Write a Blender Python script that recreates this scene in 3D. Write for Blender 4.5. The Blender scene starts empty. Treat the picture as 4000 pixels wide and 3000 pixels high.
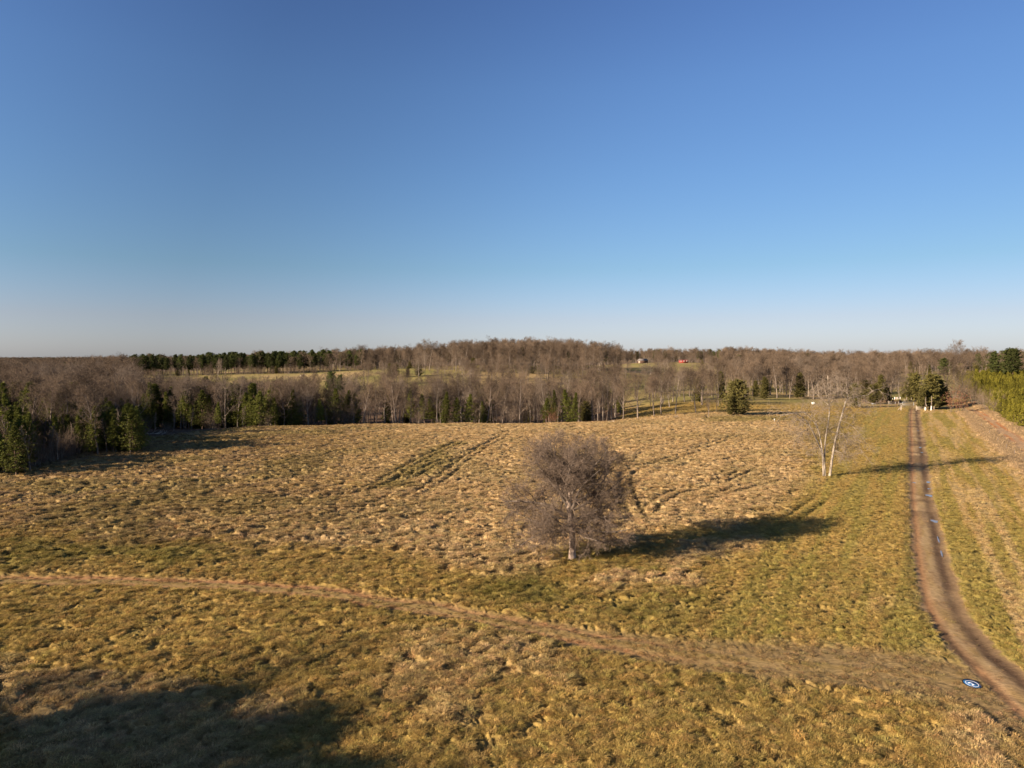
import bpy, math, random
import numpy as np
R = math.radians
rng = np.random.default_rng(7)
random.seed(7)
scene = bpy.context.scene
COL = scene.collection

# ------------------------------------------------------------------ camera, sky, sun, exposure
CAM_H, FPX, PITCH = 21.0, 700.0, math.atan(25 / 700.0)
cam_d = bpy.data.cameras.new("camera")
cam = bpy.data.objects.new("camera", cam_d)
COL.objects.link(cam)
cam.location = (0, 0, CAM_H)
cam.rotation_euler = (math.pi / 2 - PITCH, 0, 0)
cam_d.sensor_width = 36.0
cam_d.lens = FPX / 1024.0 * 36.0
cam_d.clip_start = 0.5
cam_d.clip_end = 30000
scene.camera = cam

SUN_EL, SHADOW_AZ = 18.7, 27.0           # shadows run 27 deg off +X, away from the camera
world = bpy.data.worlds.new("World")
scene.world = world
world.use_nodes = True
wn = world.node_tree
bgn = wn.nodes["Background"]
sky = wn.nodes.new("ShaderNodeTexSky")
sky.sky_type = 'NISHITA'
sky.sun_disc = False
sky.sun_elevation = R(SUN_EL)
sky.sun_rotation = R(270.0 - SHADOW_AZ)
sky.altitude = 200
sky.air_density = 1.1
sky.dust_density = 0.6
sky.ozone_density = 2.2
# clear winter air: the sky's own colours graded by height above the horizon, darkest at right angles to the sun
def _world_grade():
    tc = wn.nodes.new("ShaderNodeTexCoord"); sx = wn.nodes.new("ShaderNodeSeparateXYZ"); wn.links.new(tc.outputs["Generated"], sx.inputs[0])
    rp = wn.nodes.new("ShaderNodeValToRGB"); wn.links.new(sx.outputs[2], rp.inputs[0])
    cr = rp.color_ramp
    stops = SKY_GRADE
    while len(cr.elements) < len(stops): cr.elements.new(0.5)
    for e, (p, c) in zip(cr.elements, stops): e.position = p; e.color = (c[0] / 2, c[1] / 2, c[2] / 2, 1)
    m1 = wn.nodes.new("ShaderNodeVectorMath"); m1.operation = 'MULTIPLY'; wn.links.new(sky.outputs[0], m1.inputs[0]); wn.links.new(rp.outputs[0], m1.inputs[1])
    dp = wn.nodes.new("ShaderNodeVectorMath"); dp.operation = 'DOT_PRODUCT'; wn.links.new(tc.outputs["Generated"], dp.inputs[0])
    a, e = R(SHADOW_AZ), R(SUN_EL)
    dp.inputs[1].default_value = (-math.cos(a) * math.cos(e), -math.sin(a) * math.cos(e), math.sin(e))
    sq = wn.nodes.new("ShaderNodeMath"); sq.operation = 'ABSOLUTE'; wn.links.new(dp.outputs["Value"], sq.inputs[0])
    mr = wn.nodes.new("ShaderNodeValToRGB"); wn.links.new(sq.outputs[0], mr.inputs[0])
    g = mr.color_ramp; g.interpolation = 'B_SPLINE'
    for k, (p, v) in enumerate(((0.0, 1.10), (0.2, 1.26), (0.45, 1.50), (0.7, 1.27), (0.88, 1.10), (1.0, 1.06))):
        e = g.elements[k] if k < 2 else g.elements.new(p)
        e.position = p; e.color = (v / 2, v / 2, v / 2, 1)
    db = wn.nodes.new("ShaderNodeMath"); db.operation = 'MULTIPLY'; db.inputs[1].default_value = 2.0; wn.links.new(mr.outputs[0], db.inputs[0]); mr = db
    m2 = wn.nodes.new("ShaderNodeVectorMath"); m2.operation = 'SCALE'; wn.links.new(m1.outputs[0], m2.inputs[0]); wn.links.new(mr.outputs[0], m2.inputs[3])
    wn.links.new(m2.outputs[0], bgn.inputs[0])
SKY_GRADE = [(0.0, (0.90, 1.02, 1.65)), (0.056, (0.86, 0.87, 1.24)), (0.126, (0.70, 0.85, 1.07)), (0.245, (0.69, 0.87, 1.14)), (0.354, (0.69, 0.87, 1.18)), (0.449, (0.63, 0.79, 1.15)), (0.60, (0.56, 0.64, 0.88)), (1.0, (0.50, 0.54, 0.68))]
_world_grade()
bgn.inputs[1].default_value = 0.072
sun_d = bpy.data.lights.new("sun", 'SUN')
sun_d.energy = 5.0
sun_d.angle = R(0.55)
sun_d.color = (1.0, 0.80, 0.60)
sun = bpy.data.objects.new("sun", sun_d)
COL.objects.link(sun)
_a, _e = R(SHADOW_AZ), R(SUN_EL)
from mathutils import Vector, Matrix
sun.rotation_euler = Vector((math.cos(_a) * math.cos(_e), math.sin(_a) * math.cos(_e), -math.sin(_e))).to_track_quat('-Z', 'Y').to_euler()
scene.view_settings.view_transform = 'Standard'
scene.view_settings.look = 'None'
scene.view_settings.exposure = 1.38
scene.view_settings.gamma = 1.0
scene.cycles.max_bounces = 4
scene.cycles.diffuse_bounces = 2
scene.cycles.transparent_max_bounces = 8

# ------------------------------------------------------------------ small maths helpers
def ray(u, v):
    """photo position (2212 wide) -> world direction with y = 1"""
    a = (u * 1024 / 2212 - 512) / FPX
    b = (384 - v * 1024 / 2212) / FPX
    y = math.cos(PITCH) + b * math.sin(PITCH)
    z = -math.sin(PITCH) + b * math.cos(PITCH)
    return a / y, z / y
def gp(u, v, z=0.0):
    """where that sight line meets the height z"""
    a, c = ray(u, v)
    D = (z - CAM_H) / c
    return a * D, D
def ud(u, D):
    return (u * 1024 / 2212 - 512) / FPX * D, D

def _hash(ix, iy, s):
    h = (ix.astype(np.int64) * 374761393 + iy.astype(np.int64) * 668265263 + s * 1442695041) & 0xffffffff
    h = ((h ^ (h >> 13)) * 1274126177) & 0xffffffff
    h = (h ^ (h >> 16)) & 0xffffffff
    return h / 4294967295.0
def vnoise(x, y, s=0):
    ix = np.floor(x); iy = np.floor(y)
    fx = x - ix; fy = y - iy
    fx = fx * fx * fx * (fx * (fx * 6 - 15) + 10); fy = fy * fy * fy * (fy * (fy * 6 - 15) + 10)
    a = _hash(ix, iy, s); b = _hash(ix + 1, iy, s); c = _hash(ix, iy + 1, s); d = _hash(ix + 1, iy + 1, s)
    return (a + (b - a) * fx) * (1 - fy) + (c + (d - c) * fx) * fy
def fbm(x, y, s=0, o=3):
    t = 0; a = 0.5; n = 0
    for k in range(o):
        t = t + a * vnoise(x, y, s + k * 17); n += a
        x = x * 2.03 + 5.1; y = y * 2.03 - 3.7; a *= 0.5
    return t / n
def worley(x, y, s=0):
    ix = np.floor(x); iy = np.floor(y)
    best = np.full(x.shape, 9.0); second = best.copy(); cid = np.zeros(x.shape)
    for dx in (-1, 0, 1):
        for dy in (-1, 0, 1):
            cx, cy = ix + dx, iy + dy
            px = cx + _hash(cx, cy, s + 1); py = cy + _hash(cx, cy, s + 2)
            d = (px - x) ** 2 + (py - y) ** 2
            m = d < best
            second = np.where(m, best, np.minimum(second, d))
            cid = np.where(m, _hash(cx, cy, s + 3), cid)
            best = np.where(m, d, best)
    return np.sqrt(best), np.sqrt(second), cid
def sstep(a, b, x):
    t = np.clip((x - a) / (b - a), 0, 1)
    return t * t * (3 - 2 * t)
def seg_dist(x, y, pts):
    """distance to a polyline and the signed side distance"""
    best = np.full(x.shape, 1e9); side = np.zeros(x.shape); along = np.zeros(x.shape); acc = 0.0
    for (x0, y0), (x1, y1) in zip(pts[:-1], pts[1:]):
        dx, dy = x1 - x0, y1 - y0
        L = math.hypot(dx, dy)
        t = np.clip(((x - x0) * dx + (y - y0) * dy) / (L * L), 0, 1)
        ex, ey = x - x0 - t * dx, y - y0 - t * dy
        d = np.hypot(ex, ey)
        sd = (ex * dy - ey * dx) / L
        m = d < best
        best = np.where(m, d, best); side = np.where(m, np.sign(sd) * d, side); along = np.where(m, acc + t * L, along)
        acc += L
    return best, side, along
def poly_in(x, y, pts, soft):
    """soft inside weight of a polygon"""
    inside = np.zeros(x.shape, bool)
    n = len(pts)
    for i in range(n):
        x0, y0 = pts[i]; x1, y1 = pts[(i + 1) % n]
        c = ((y0 > y) != (y1 > y))
        if y1 != y0:
            inside ^= c & (x < (x1 - x0) * (y - y0) / (y1 - y0) + x0)
    d, _, _ = seg_dist(x, y, list(pts) + [pts[0]])
    return sstep(-soft, soft, np.where(inside, d, -d))
def spline(pts, n=6):
    out = []
    P = [pts[0]] + list(pts) + [pts[-1]]
    for i in range(1, len(P) - 2):
        p0, p1, p2, p3 = [np.array(p, float) for p in P[i - 1:i + 3]]
        for k in range(n):
            t = k / n
            out.append(tuple(0.5 * ((2 * p1) + (-p0 + p2) * t + (2 * p0 - 5 * p1 + 4 * p2 - p3) * t * t + (-p0 + 3 * p1 - 3 * p2 + p3) * t ** 3)))
    out.append(tuple(P[-1]))
    return out

# ------------------------------------------------------------------ the lie of the land
# control points: (photo column, distance, height)
_c = []
for u in (-300, 0, 300, 700, 1100, 1500, 1900, 2212, 2500):
    for D in (25, 50, 90, 140):
        _c.append((u, D, 0.0))
_c += [(0, 200, -1), (0, 300, -3), (-300, 300, -3), (0, 450, -2.5), (0, 700, -1.5), (0, 1200, -.5), (-400, 900, -1.5),
       (300, 180, 0), (300, 240, -3), (300, 330, -6), (300, 450, 0), (300, 560, 5.5), (300, 800, 3.5), (300, 1300, 2),
       (560, 200, 0), (560, 228, -1.2), (560, 258, -5), (560, 320, -8), (560, 430, 0), (560, 560, 7.6), (560, 660, 8), (560, 1000, 8), (560, 2200, 13), (560, 3200, 10),
       (800, 190, 0.1), (800, 232, -1.1), (800, 262, -4.0), (800, 285, -6.5), (800, 320, -8), (800, 430, 1.0), (800, 560, 10.6), (800, 680, 11), (800, 1100, 12), (800, 2200, 18),
       (1000, 190, 0.1), (1000, 232, -1.1), (1000, 262, -4.0), (1000, 285, -6.5), (1000, 320, -8), (1000, 430, 2.5), (1000, 560, 11.5), (1000, 700, 15), (1000, 1100, 8), (1000, 2400, 10),
       (1200, 190, 0.1), (1200, 232, -1.1), (1200, 262, -3.8), (1200, 285, -6.0), (1200, 320, -8), (1200, 430, 0), (1200, 500, 7.5), (1200, 640, 14.5), (1200, 1100, 8),
       (1330, 238, -.9), (1330, 265, -2.6), (1330, 320, -4), (1330, 420, 0), (1330, 560, 9), (1330, 800, 12), (1400, 900, 16),
       (1480, 245, 0), (1480, 330, 0), (1480, 400, 1), (1480, 560, 6.5), (1480, 760, 13), (1480, 900, 16), (1480, 1200, 14),
       (1700, 260, 0), (1700, 360, 0), (1700, 480, 1.5), (1700, 640, 7), (1700, 850, 10), (1700, 1300, 8),
       (1900, 300, 0), (1900, 400, 0), (1900, 540, 4.5), (1900, 700, 7), (1900, 1100, 7),
       (2080, 230, 0), (2080, 300, 0), (2080, 380, 3), (2080, 450, 6.5), (2080, 600, 8), (2080, 1000, 6),
       (2212, 200, 0), (2212, 260, 1.5), (2212, 360, 4.5), (2212, 450, 7), (2212, 600, 8), (2212, 1000, 5), (2600, 400, 6), (2600, 900, 6)]
for u in (-400, 0, 400, 1400, 1900, 2400):
    _c += [(u, 3500, 7), (u, 9000, 6)]
_cp = []
for u, D, z in _c:
    x, y = ud(u, D)
    _cp.append((math.atan2(x, y) * 2.2, math.log(math.hypot(x, y)), z))
_cp = np.array(_cp)
def _phi(d2):
    return np.where(d2 > 1e-12, 0.5 * d2 * np.log(d2 + 1e-12), 0)
_n = len(_cp)
_A = np.zeros((_n + 3, _n + 3))
_d2 = (_cp[:, None, 0] - _cp[None, :, 0]) ** 2 + (_cp[:, None, 1] - _cp[None, :, 1]) ** 2
_A[:_n, :_n] = _phi(_d2) + np.eye(_n) * 0.0004
_A[:_n, _n] = 1; _A[:_n, _n + 1] = _cp[:, 0]; _A[:_n, _n + 2] = _cp[:, 1]
_A[_n:, :_n] = _A[:_n, _n:].T
_w = np.linalg.solve(_A, np.concatenate([_cp[:, 2], [0, 0, 0]]))
def H(x, y):
    """smooth terrain height"""
    x = np.atleast_1d(np.asarray(x, float)); y = np.atleast_1d(np.asarray(y, float))
    th = np.clip(np.arctan2(x, y), -0.85, 0.85) * 2.2
    lr = np.clip(np.log(np.hypot(x, y) + 1e-6), math.log(22), math.log(9500))
    out = np.full(x.shape, _w[_n]) + _w[_n + 1] * th + _w[_n + 2] * lr
    for i in range(_n):
        out += _w[i] * _phi((th - _cp[i, 0]) ** 2 + (lr - _cp[i, 1]) ** 2)
    near = sstep(110, 160, np.exp(lr))
    r = np.hypot(x, y)
    roll = (fbm(x / 400, y / 400, 91, 2) - 0.62) * 10 * sstep(900, 2000, r)
    return out * near + (fbm(x / 60, y / 60, 5, 2) - 0.5) * 0.8 * sstep(60, 140, r) + roll
def Hs(x, y):
    return float(H(x, y)[0])

# ------------------------------------------------------------------ ground features (world coordinates)
ROAD = spline([gp(1990, 872), gp(1976, 884), gp(1981, 960), gp(1990, 1060), gp(2003, 1150), gp(2016, 1230), gp(2045, 1320), gp(2100, 1400), gp(2160, 1455), gp(2240, 1530), gp(2420, 1700)][::-1], 8)
ROAD_MID = gp(1990, 1060)
PATH = spline([gp(-700, 1262), gp(-300, 1256), gp(0, 1255), gp(300, 1259), gp(600, 1272), gp(800, 1296), gp(1000, 1328), gp(1200, 1366), gp(1400, 1402), gp(1600, 1424), gp(1800, 1442), gp(2000, 1462), gp(2150, 1500), gp(2250, 1560)], 6)
CLAY = spline([gp(2075, 875), gp(2100, 888), gp(2150, 920), gp(2212, 962), gp(2300, 1025), gp(2500, 1150)], 6)
GRASSLINE = spline([gp(2085, 892), gp(2120, 925), gp(2165, 962), gp(2212, 1002), gp(2300, 1080)], 5)
def G(*p): return [gp(a, b) for a, b in p]
TAN1 = G((280, 930), (700, 900), (1200, 898), (1700, 890), (1740, 960), (1765, 1040), (1700, 1100), (1560, 1140), (1330, 1185), (1180, 1235), (1040, 1240), (940, 1205), (760, 1190), (520, 1175), (300, 1160), (-100, 1140), (-100, 1030))
TAN2 = [(G((1310, 1245), (1400, 1225), (1490, 1235), (1525, 1275), (1400, 1292), (1320, 1270)), 1.0),
        (G((1420, 1200), (1600, 1165), (1720, 1150), (1640, 1200), (1500, 1235)), 0.8),
        (G((1830, 1285), (1965, 1292), (1965, 1322), (1850, 1312)), 1.0),
        (G((1720, 1262), (1790, 1255), (1820, 1275), (1740, 1285)), 0.6),
        (G((-60, 1440), (60, 1430), (230, 1455), (420, 1520), (520, 1560), (700, 1700), (-60, 1700)), 0.55),
        (G((880, 1350), (1120, 1380), (1300, 1480), (1000, 1600), (820, 1480)), 0.45),
        (G((2040, 1540), (2230, 1560), (2230, 1700), (2120, 1640)), 0.9),
        (G((1060, 905), (1560, 915), (1650, 970), (1600, 1080), (1440, 1130), (1150, 1120)), 0.8)]
GREEN = [(G((-60, 1180), (300, 1176), (520, 1198), (360, 1222), (100, 1216), (-60, 1212)), 0.9),
         (G((960, 1262), (1130, 1238), (1260, 1270), (1300, 1310), (1090, 1312), (990, 1290)), 1.0),
         (G((1660, 1215), (1860, 1205), (1920, 1250), (1880, 1285), (1700, 1290)), 1.0),
         (G((1860, 1312), (1960, 1320), (1955, 1390), (1870, 1372)), 1.0),
         (G((1180, 1195), (1440, 1205), (1480, 1225), (1250, 1245)), 0.7),
         (G((1300, 1300), (1620, 1290), (1760, 1330), (1720, 1400), (1500, 1390), (1300, 1350)), 0.65),
         (G((680, 1300), (900, 1330), (900, 1350), (700, 1330)), 0.5),
         (G((780, 1060), (900, 985), (960, 960), (1010, 960), (880, 1060)), 0.6),
         (G((1760, 900), (1960, 885), (1970, 1200), (1900, 1200), (1780, 1060)), 0.45),
         (G((1500, 905), (1720, 898), (1720, 912), (1520, 918)), 0.6),
         (G((1985, 905), (2060, 898), (2090, 960), (2000, 980)), 0.35)]
JUNC = G((1520, 1395), (1700, 1410), (1900, 1428), (2040, 1420), (2120, 1440), (2250, 1560), (2150, 1570), (1950, 1515), (1640, 1460))
RUTS = [spline(G((1075, 955), (1000, 985), (930, 1010), (860, 1045), (700, 1080), (560, 1110)), 5), spline(G((1640, 1000), (1560, 1040), (1440, 1075), (1380, 1130)), 5), spline(G((1652, 1041), (1610, 1056), (1556, 1071), (1492, 1091)), 4), spline(G((1100, 938), (1010, 990), (950, 1040), (870, 1090)), 5), spline(G((1010, 950), (900, 1000), (820, 1050), (740, 1085)), 5),
        spline(G((1612, 940), (1540, 964), (1440, 998), (1370, 1016), (1350, 1040), (1362, 1085), (1392, 1150)), 5),
        spline(G((1790, 1068), (1740, 1100), (1690, 1140)), 4), spline(G((560, 930), (640, 925), (680, 945)), 4),
        spline(G((620, 1150), (760, 1110), (900, 1070)), 4)]
STRIPS = [GR for GR in ()]
_rd = (math.sin(R(29.7)), math.cos(R(29.7)))           # direction of the farm road
# woodland edge polygons: brown leaf litter under the trees
WOOD_L = [ud(-500, 118), ud(-40, 122), ud(120, 138), ud(300, 178), ud(420, 205), ud(560, 226), ud(800, 243), ud(1200, 247), ud(1330, 247), ud(1350, 300), ud(1330, 410), ud(1200, 410), ud(1000, 400), ud(800, 400), ud(560, 410), ud(300, 440), ud(-500, 440)]

def ground_fields(x, y):
    """albedo, tussock height, blade density"""
    x = np.asarray(x, float); y = np.asarray(y, float)
    r = np.hypot(x, y)
    wx = x + (fbm(x / 7, y / 7, 31, 3) - .5) * 7; wy = y + (fbm(x / 7, y / 7, 41, 3) - .5) * 10
    n1 = fbm(x / 3.2, y / 3.2, 3, 3); n2 = fbm(x / 14, y / 14, 8, 3); n3 = vnoise(x / 0.7, y / 0.7, 11)
    s = x * _rd[1] - y * _rd[0]; t = x * _rd[0] + y * _rd[1]
    row = fbm(s / 1.1, t / 30, 61, 2); row2 = fbm(s / 5.0, t / 60, 63, 2)
    sL = x * 0.9 + y * 0.42; tL = -x * 0.42 + y * 0.9
    comb = fbm(sL / 5.5, tL / 1.3, 71, 3)               # matted streaks, combed by wind
    tan = poly_in(wx, wy, TAN1, 3.0) * 0.85
    westf = sstep(-2, -45, x + 0.12 * (y - 80)) * sstep(60, 85, y)
    tan *= 1 - 0.45 * westf
    for p, w in TAN2: tan = np.maximum(tan, poly_in(wx, wy, p, 1.6) * w)
    green = np.zeros(x.shape)
    for p, w in GREEN: green = np.maximum(green, poly_in(wx, wy, p, 2.6) * w)
    strip = sstep(-13, -6, s) * 1.0 * sstep(60, 45, r * 0 + 50)     # near the road: mown, row-streaked
    drd, srd, ard = seg_dist(x, y, ROAD)
    by_road = sstep(19, 12, drd) * (y > 50)
    c_tan = np.array([0.50, 0.350, 0.180]); c_yel = np.array([0.385, 0.265, 0.085]); c_grn = np.array([0.185, 0.158, 0.042]); c_brn = np.array([0.20, 0.135, 0.078])
    c_pale = np.array([0.56, 0.405, 0.220])
    def mix(a, b, w): return a + (b - a) * w[..., None]
    col = np.broadcast_to(c_yel, x.shape + (3,)).copy()
    col = mix(col, c_grn, (0.07 + sstep(0.42, 0.72, n2 * 0.8 + n1 * 0.2) * 0.30) * (1 - .4 * sstep(60, 90, r)))
    spk = vnoise(x / .42, y / .42, 23)
    col = mix(col, c_grn * 1.15, sstep(.6, .8, spk) * .3)
    tan_m = np.clip(tan * (0.9 + 0.5 * (n2 - 0.5)), 0, 1)
    col = mix(col, c_tan, tan_m)
    col = mix(col, c_pale, sstep(0.5, 0.75, comb) * tan * 0.5)
    col = mix(col, c_grn, sstep(0.5, 0.62, n2 * .7 + comb * .3) * tan * 0.35)
    col = mix(col, c_brn, (0.15 + .85 * sstep(0.42, 0.64, comb)) * westf * 0.7)
    col = mix(col, c_grn * .9, sstep(0.46, 0.62, n2) * westf * 0.35)
    col = mix(col, c_grn * 1.0, np.clip(green * (0.55 + 0.5 * n1 + .5 * n3), 0, 1) * 0.8)
    col = mix(col, c_brn * 1.2, sstep(0.6, 0.8, vnoise(x / 1.1, y / 1.1, 21)) * 0.15)
    # rows beside the road
    side = sstep(-25, -16, -np.abs(s - (ROAD_MID[0] * _rd[1] - ROAD_MID[1] * _rd[0]) - 4)) * (y > 45)
    col = mix(col, c_yel * 1.12, side * 0.5)
    col = mix(col, c_grn * 1.5, side * sstep(0.45, 0.6, row * 0.6 + row2 * 0.4) * 0.6)
    col = mix(col, c_pale, side * sstep(0.56, 0.36, row) * sstep(-2, 5, srd * 1.0) * 0.42)
    amp = (0.21 + 0.15 * tan * (1 - side * .6)) * (1 + 0.3 * westf)
    dens = np.ones(x.shape)
    amp *= 1 - 0.45 * side
    # vehicle ruts in the long grass
    for pl in RUTS:
        d, sd, al = seg_dist(x, y, pl)
        PLN = sum(math.dist(a, b) for a, b in zip(pl[:-1], pl[1:]))
        rut = np.exp(-((d - 0.95) / 0.42) ** 2) * sstep(0, 12, al) * sstep(PLN, PLN - 12, al) * (.6 + .4 * vnoise(al / 3, al * 0, 3))
        col = mix(col, c_grn * 0.62, rut * 0.6)
        amp = amp * (1 - 0.6 * rut); dens *= 1 - 0.6 * rut
    ju = poly_in(wx, wy, JUNC, 1.8)
    col = mix(col, np.array([0.32, 0.23, 0.105]), ju * 0.7); amp *= 1 - 0.5 * ju
    # worn path with two reddish wheel marks
    d, sd, al = seg_dist(x + (n1 - .5) * 1.0, y + (n1 - .5) * 1.0, PATH)
    pwid = 1.5 + 1.6 * sstep(-5, 24, x)
    pw = sstep(pwid + .6, pwid - .5, d)
    col = mix(col, np.array([0.265, 0.185, 0.088]), pw * 0.75)
    wheel = np.exp(-((np.abs(sd) - 0.95) / 0.38) ** 2)
    col = mix(col, np.array([0.37, 0.185, 0.09]), wheel * (0.45 + 0.3 * sstep(0.35, 0.6, fbm(al / 9, sd / 3, 77, 2))) * sstep(20, 0, x))
    col = mix(col, c_yel * 0.9, np.exp(-(sd / 0.35) ** 2) * 0.4)
    amp *= 1 - 0.85 * pw; dens *= 1 - (0.6 - 0.35 * sstep(0, 25, x)) * pw
    # farm road
    wob = (fbm(ard / 6, ard * 0 + 1, 55, 2) - .5) * 0.5 + (vnoise(x / .5, y / .5, 57) - .5) * .35
    rwid = 0.25 * sstep(100, 200, y)
    rw = sstep(1.95 + rwid, 1.5 + rwid, np.abs(srd + wob))
    dirt = np.array([0.31, 0.208, 0.108]); mud = np.array([0.13, 0.083, 0.050]); clay = np.array([0.42, 0.215, 0.10])
    rd = np.broadcast_to(dirt, x.shape + (3,)).copy()
    rd = mix(rd, c_yel * .95, np.exp(-((srd + .2) / .5) ** 2) * .5 * sstep(.3, .6, fbm(ard / 3, srd, 59, 2)))
    rd = mix(rd, c_pale * 0.8, sstep(.4, .7, fbm(srd * 1.2, ard / 5, 58, 3)) * 0.6)
    rutR = np.exp(-((srd - 0.85 + wob * .4) / 0.52) ** 2); rutL = np.exp(-((srd + 1.15 + wob * .4) / 0.38) ** 2)
    wet = sstep(0.38, 0.6, fbm(ard / 7, srd * 0.3, 66, 3))
    rd = mix(rd, mud, rutR * (0.55 + 0.45 * wet))
    rd = mix(rd, clay * 0.75, rutL * 0.7)
    # soft muddy cross bands where the far puddles stand
    band = sstep(0.56, 0.66, vnoise(ard / 3.2, ard * 0 + 9, 15)) * sstep(85, 100, y)
    rd = mix(rd, mud * 1.1, band * 0.7)
    nearmud = sstep(57, 52, y) * sstep(43, 46, y) * sstep(.35, .55, fbm(ard / 2.5, srd * 1.5, 67, 2) + .1)
    rd = mix(rd, mud * .9, np.clip(nearmud * (rutL + rutR * .8), 0, 1) * 0.9)
    rd = mix(rd, rd * .72, sstep(.5, .7, vnoise(x / .22, y / .22, 68)) * .6)
    col = mix(col, rd, rw)
    lip = np.exp(-((srd + 2.1) / 0.35) ** 2) * (y > 55)
    col = mix(col, c_brn * 0.9, lip * 0.3)
    amp *= 1 - 0.97 * rw; amp = amp * (1 - .5 * lip)
    dens *= 1 - 0.97 * rw * (1 - 0.25 * np.exp(-(srd / 0.5) ** 2))
    # clay track by the plantation
    d, sd, al = seg_dist(x, y, CLAY)
    cw = sstep(3.6, 2.8, d)
    ck = mix(np.broadcast_to(np.array([0.40, 0.27, 0.155]), x.shape + (3,)).copy(), np.array([0.46, 0.20, 0.075]), (np.exp(-((np.abs(sd + .3) - 1.0) / 0.5) ** 2)) * sstep(.35, .6, fbm(al / 9, sd, 33, 2)) * sstep(170, 190, y))
    col = mix(col, ck, cw); amp *= 1 - 0.85 * cw; dens *= 1 - 0.7 * cw
    d, sd, al = seg_dist(x, y, GRASSLINE)
    col = mix(col, c_pale * 1.05, sstep(1.6, 0.7, d))
    # country beyond the field
    far = sstep(325, 385, r) * 1.0
    past = np.broadcast_to(np.array([0.33, 0.27, 0.10]), x.shape + (3,)).copy()
    past = mix(past, np.array([0.42, 0.30, 0.15]), sstep(.45, .7, fbm(x / 60, y / 60, 19, 3)) * .8)
    past = mix(past, np.array([0.20, 0.20, 0.06]), sstep(.5, .75, fbm(x / 35, y / 50, 29, 3)) * .6)
    col = mix(col, past, far)
    litter = np.array([0.15, 0.10, 0.065])
    col = mix(col, litter, poly_in(x + (n2 - .5) * 8, y + (n2 - .5) * 8, WOOD_L, 3))
    col = mix(col, litter * 1.1, sstep(700, 1000, r) * sstep(-0.4, 0.35, -np.abs(x / (y + 1e-3) - 0.22) + 0.2 + 0 * x) * 0 + sstep(1000, 1300, r))
    amp = amp * sstep(420, 300, r) * (1 - 0.12 * sstep(100, 200, r)) + 0.05
    amp *= 1 - 0.7 * (np.abs(srd) < 1.7)
    ruts = np.zeros(x.shape)
    for pl in RUTS:
        d, sd_, al = seg_dist(x, y, pl)
        PLN = sum(math.dist(a, b) for a, b in zip(pl[:-1], pl[1:]))
        ruts += np.exp(-((d - 0.95) / 0.40) ** 2) * 0.27 * sstep(0, 12, al) * sstep(PLN, PLN - 12, al)
    sink = ruts + rw * (0.01 + 0.10 * rutR + 0.08 * rutL) + pw * (0.05 + wheel * 0.05)
    dens *= 1 - sstep(0.5, 0.9, poly_in(x, y, WOOD_L, 3)) * 0.9
    return col, amp, np.clip(dens, 0, 1), sink, (n3, comb, tan)

def relief(x, y, amp, sink, full=False):
    """tussocks and mats of grass, as real height"""
    wx = x + (fbm(x / 1.6, y / 1.6, 101, 2) - .5) * 1.1; wy = y + (fbm(x / 1.6, y / 1.6, 103, 2) - .5) * 1.1
    # cells drawn out along the wind direction; small tufts in short grass, broad mats in the long grass
    a = wx * 0.9 + wy * 0.42; b = -wx * 0.42 + wy * 0.9
    f1, f2, cid = worley(a / 1.35, b / 0.85, 7)
    mb = (0.25 + 0.75 * sstep(0.0, 0.30, f2 - f1)) * (0.5 + 0.7 * cid) + 0.35 * np.sqrt(np.clip(1 - (f1 / 0.8) ** 2, 0, 1))
    f1, f2, cid = worley(a / 0.68, b / 0.56, 9)
    ms = (0.15 + 0.85 * sstep(0.0, 0.42, f2 - f1)) * (0.45 + 0.8 * cid) + 0.3 * np.sqrt(np.clip(1 - (f1 / 0.8) ** 2, 0, 1))
    w = sstep(0.21, 0.33, amp)
    hole = sstep(0.54, 0.70, vnoise(x / 0.9, y / 0.75, 207))
    g1, g2, gid = worley(wx / 0.36, wy / 0.32, 17)
    m2 = np.clip(1 - g1 / 0.8, 0, 1)
    big = fbm(x / 3.4, y / 2.8, 107, 3) - .5
    m = mb * w + ms * (1 - w) - (0.4 + 0.4 * w) * hole + m2 * 0.3 * (0.4 + gid) + big * 0.9
    return (amp * m - sink, m) if full else amp * m - sink

# ------------------------------------------------------------------ materials
def new_mat(name):
    m = bpy.data.materials.new(name); m.use_nodes = True
    nt = m.node_tree; b = nt.nodes["Principled BSDF"]
    b.inputs["Roughness"].default_value = 0.9
    b.inputs["Specular IOR Level"].default_value = 0.15
    return m, nt, b
def N(nt, t, **kw):
    n = nt.nodes.new(t)
    for k, v in kw.items(): setattr(n, k, v)
    return n
def mult_by(nt, col_out, fac_out, lo, hi):
    """colour * (lo..hi driven by a 0..1 value)"""
    mr = N(nt, "ShaderNodeMapRange"); mr.inputs[3].default_value = lo; mr.inputs[4].default_value = hi
    nt.links.new(fac_out, mr.inputs[0])
    vm = N(nt, "ShaderNodeVectorMath", operation='SCALE')
    nt.links.new(col_out, vm.inputs[0]); nt.links.new(mr.outputs[0], vm.inputs[3])
    return vm.outputs[0]
def noise(nt, scale, detail=3, vec=None, rough=0.6, dist=0.0):
    n = N(nt, "ShaderNodeTexNoise"); n.inputs["Scale"].default_value = scale; n.inputs["Detail"].default_value = detail
    n.inputs["Roughness"].default_value = rough; n.inputs["Distortion"].default_value = dist
    if vec is not None: nt.links.new(vec, n.inputs["Vector"])
    return n.outputs[0]
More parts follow.
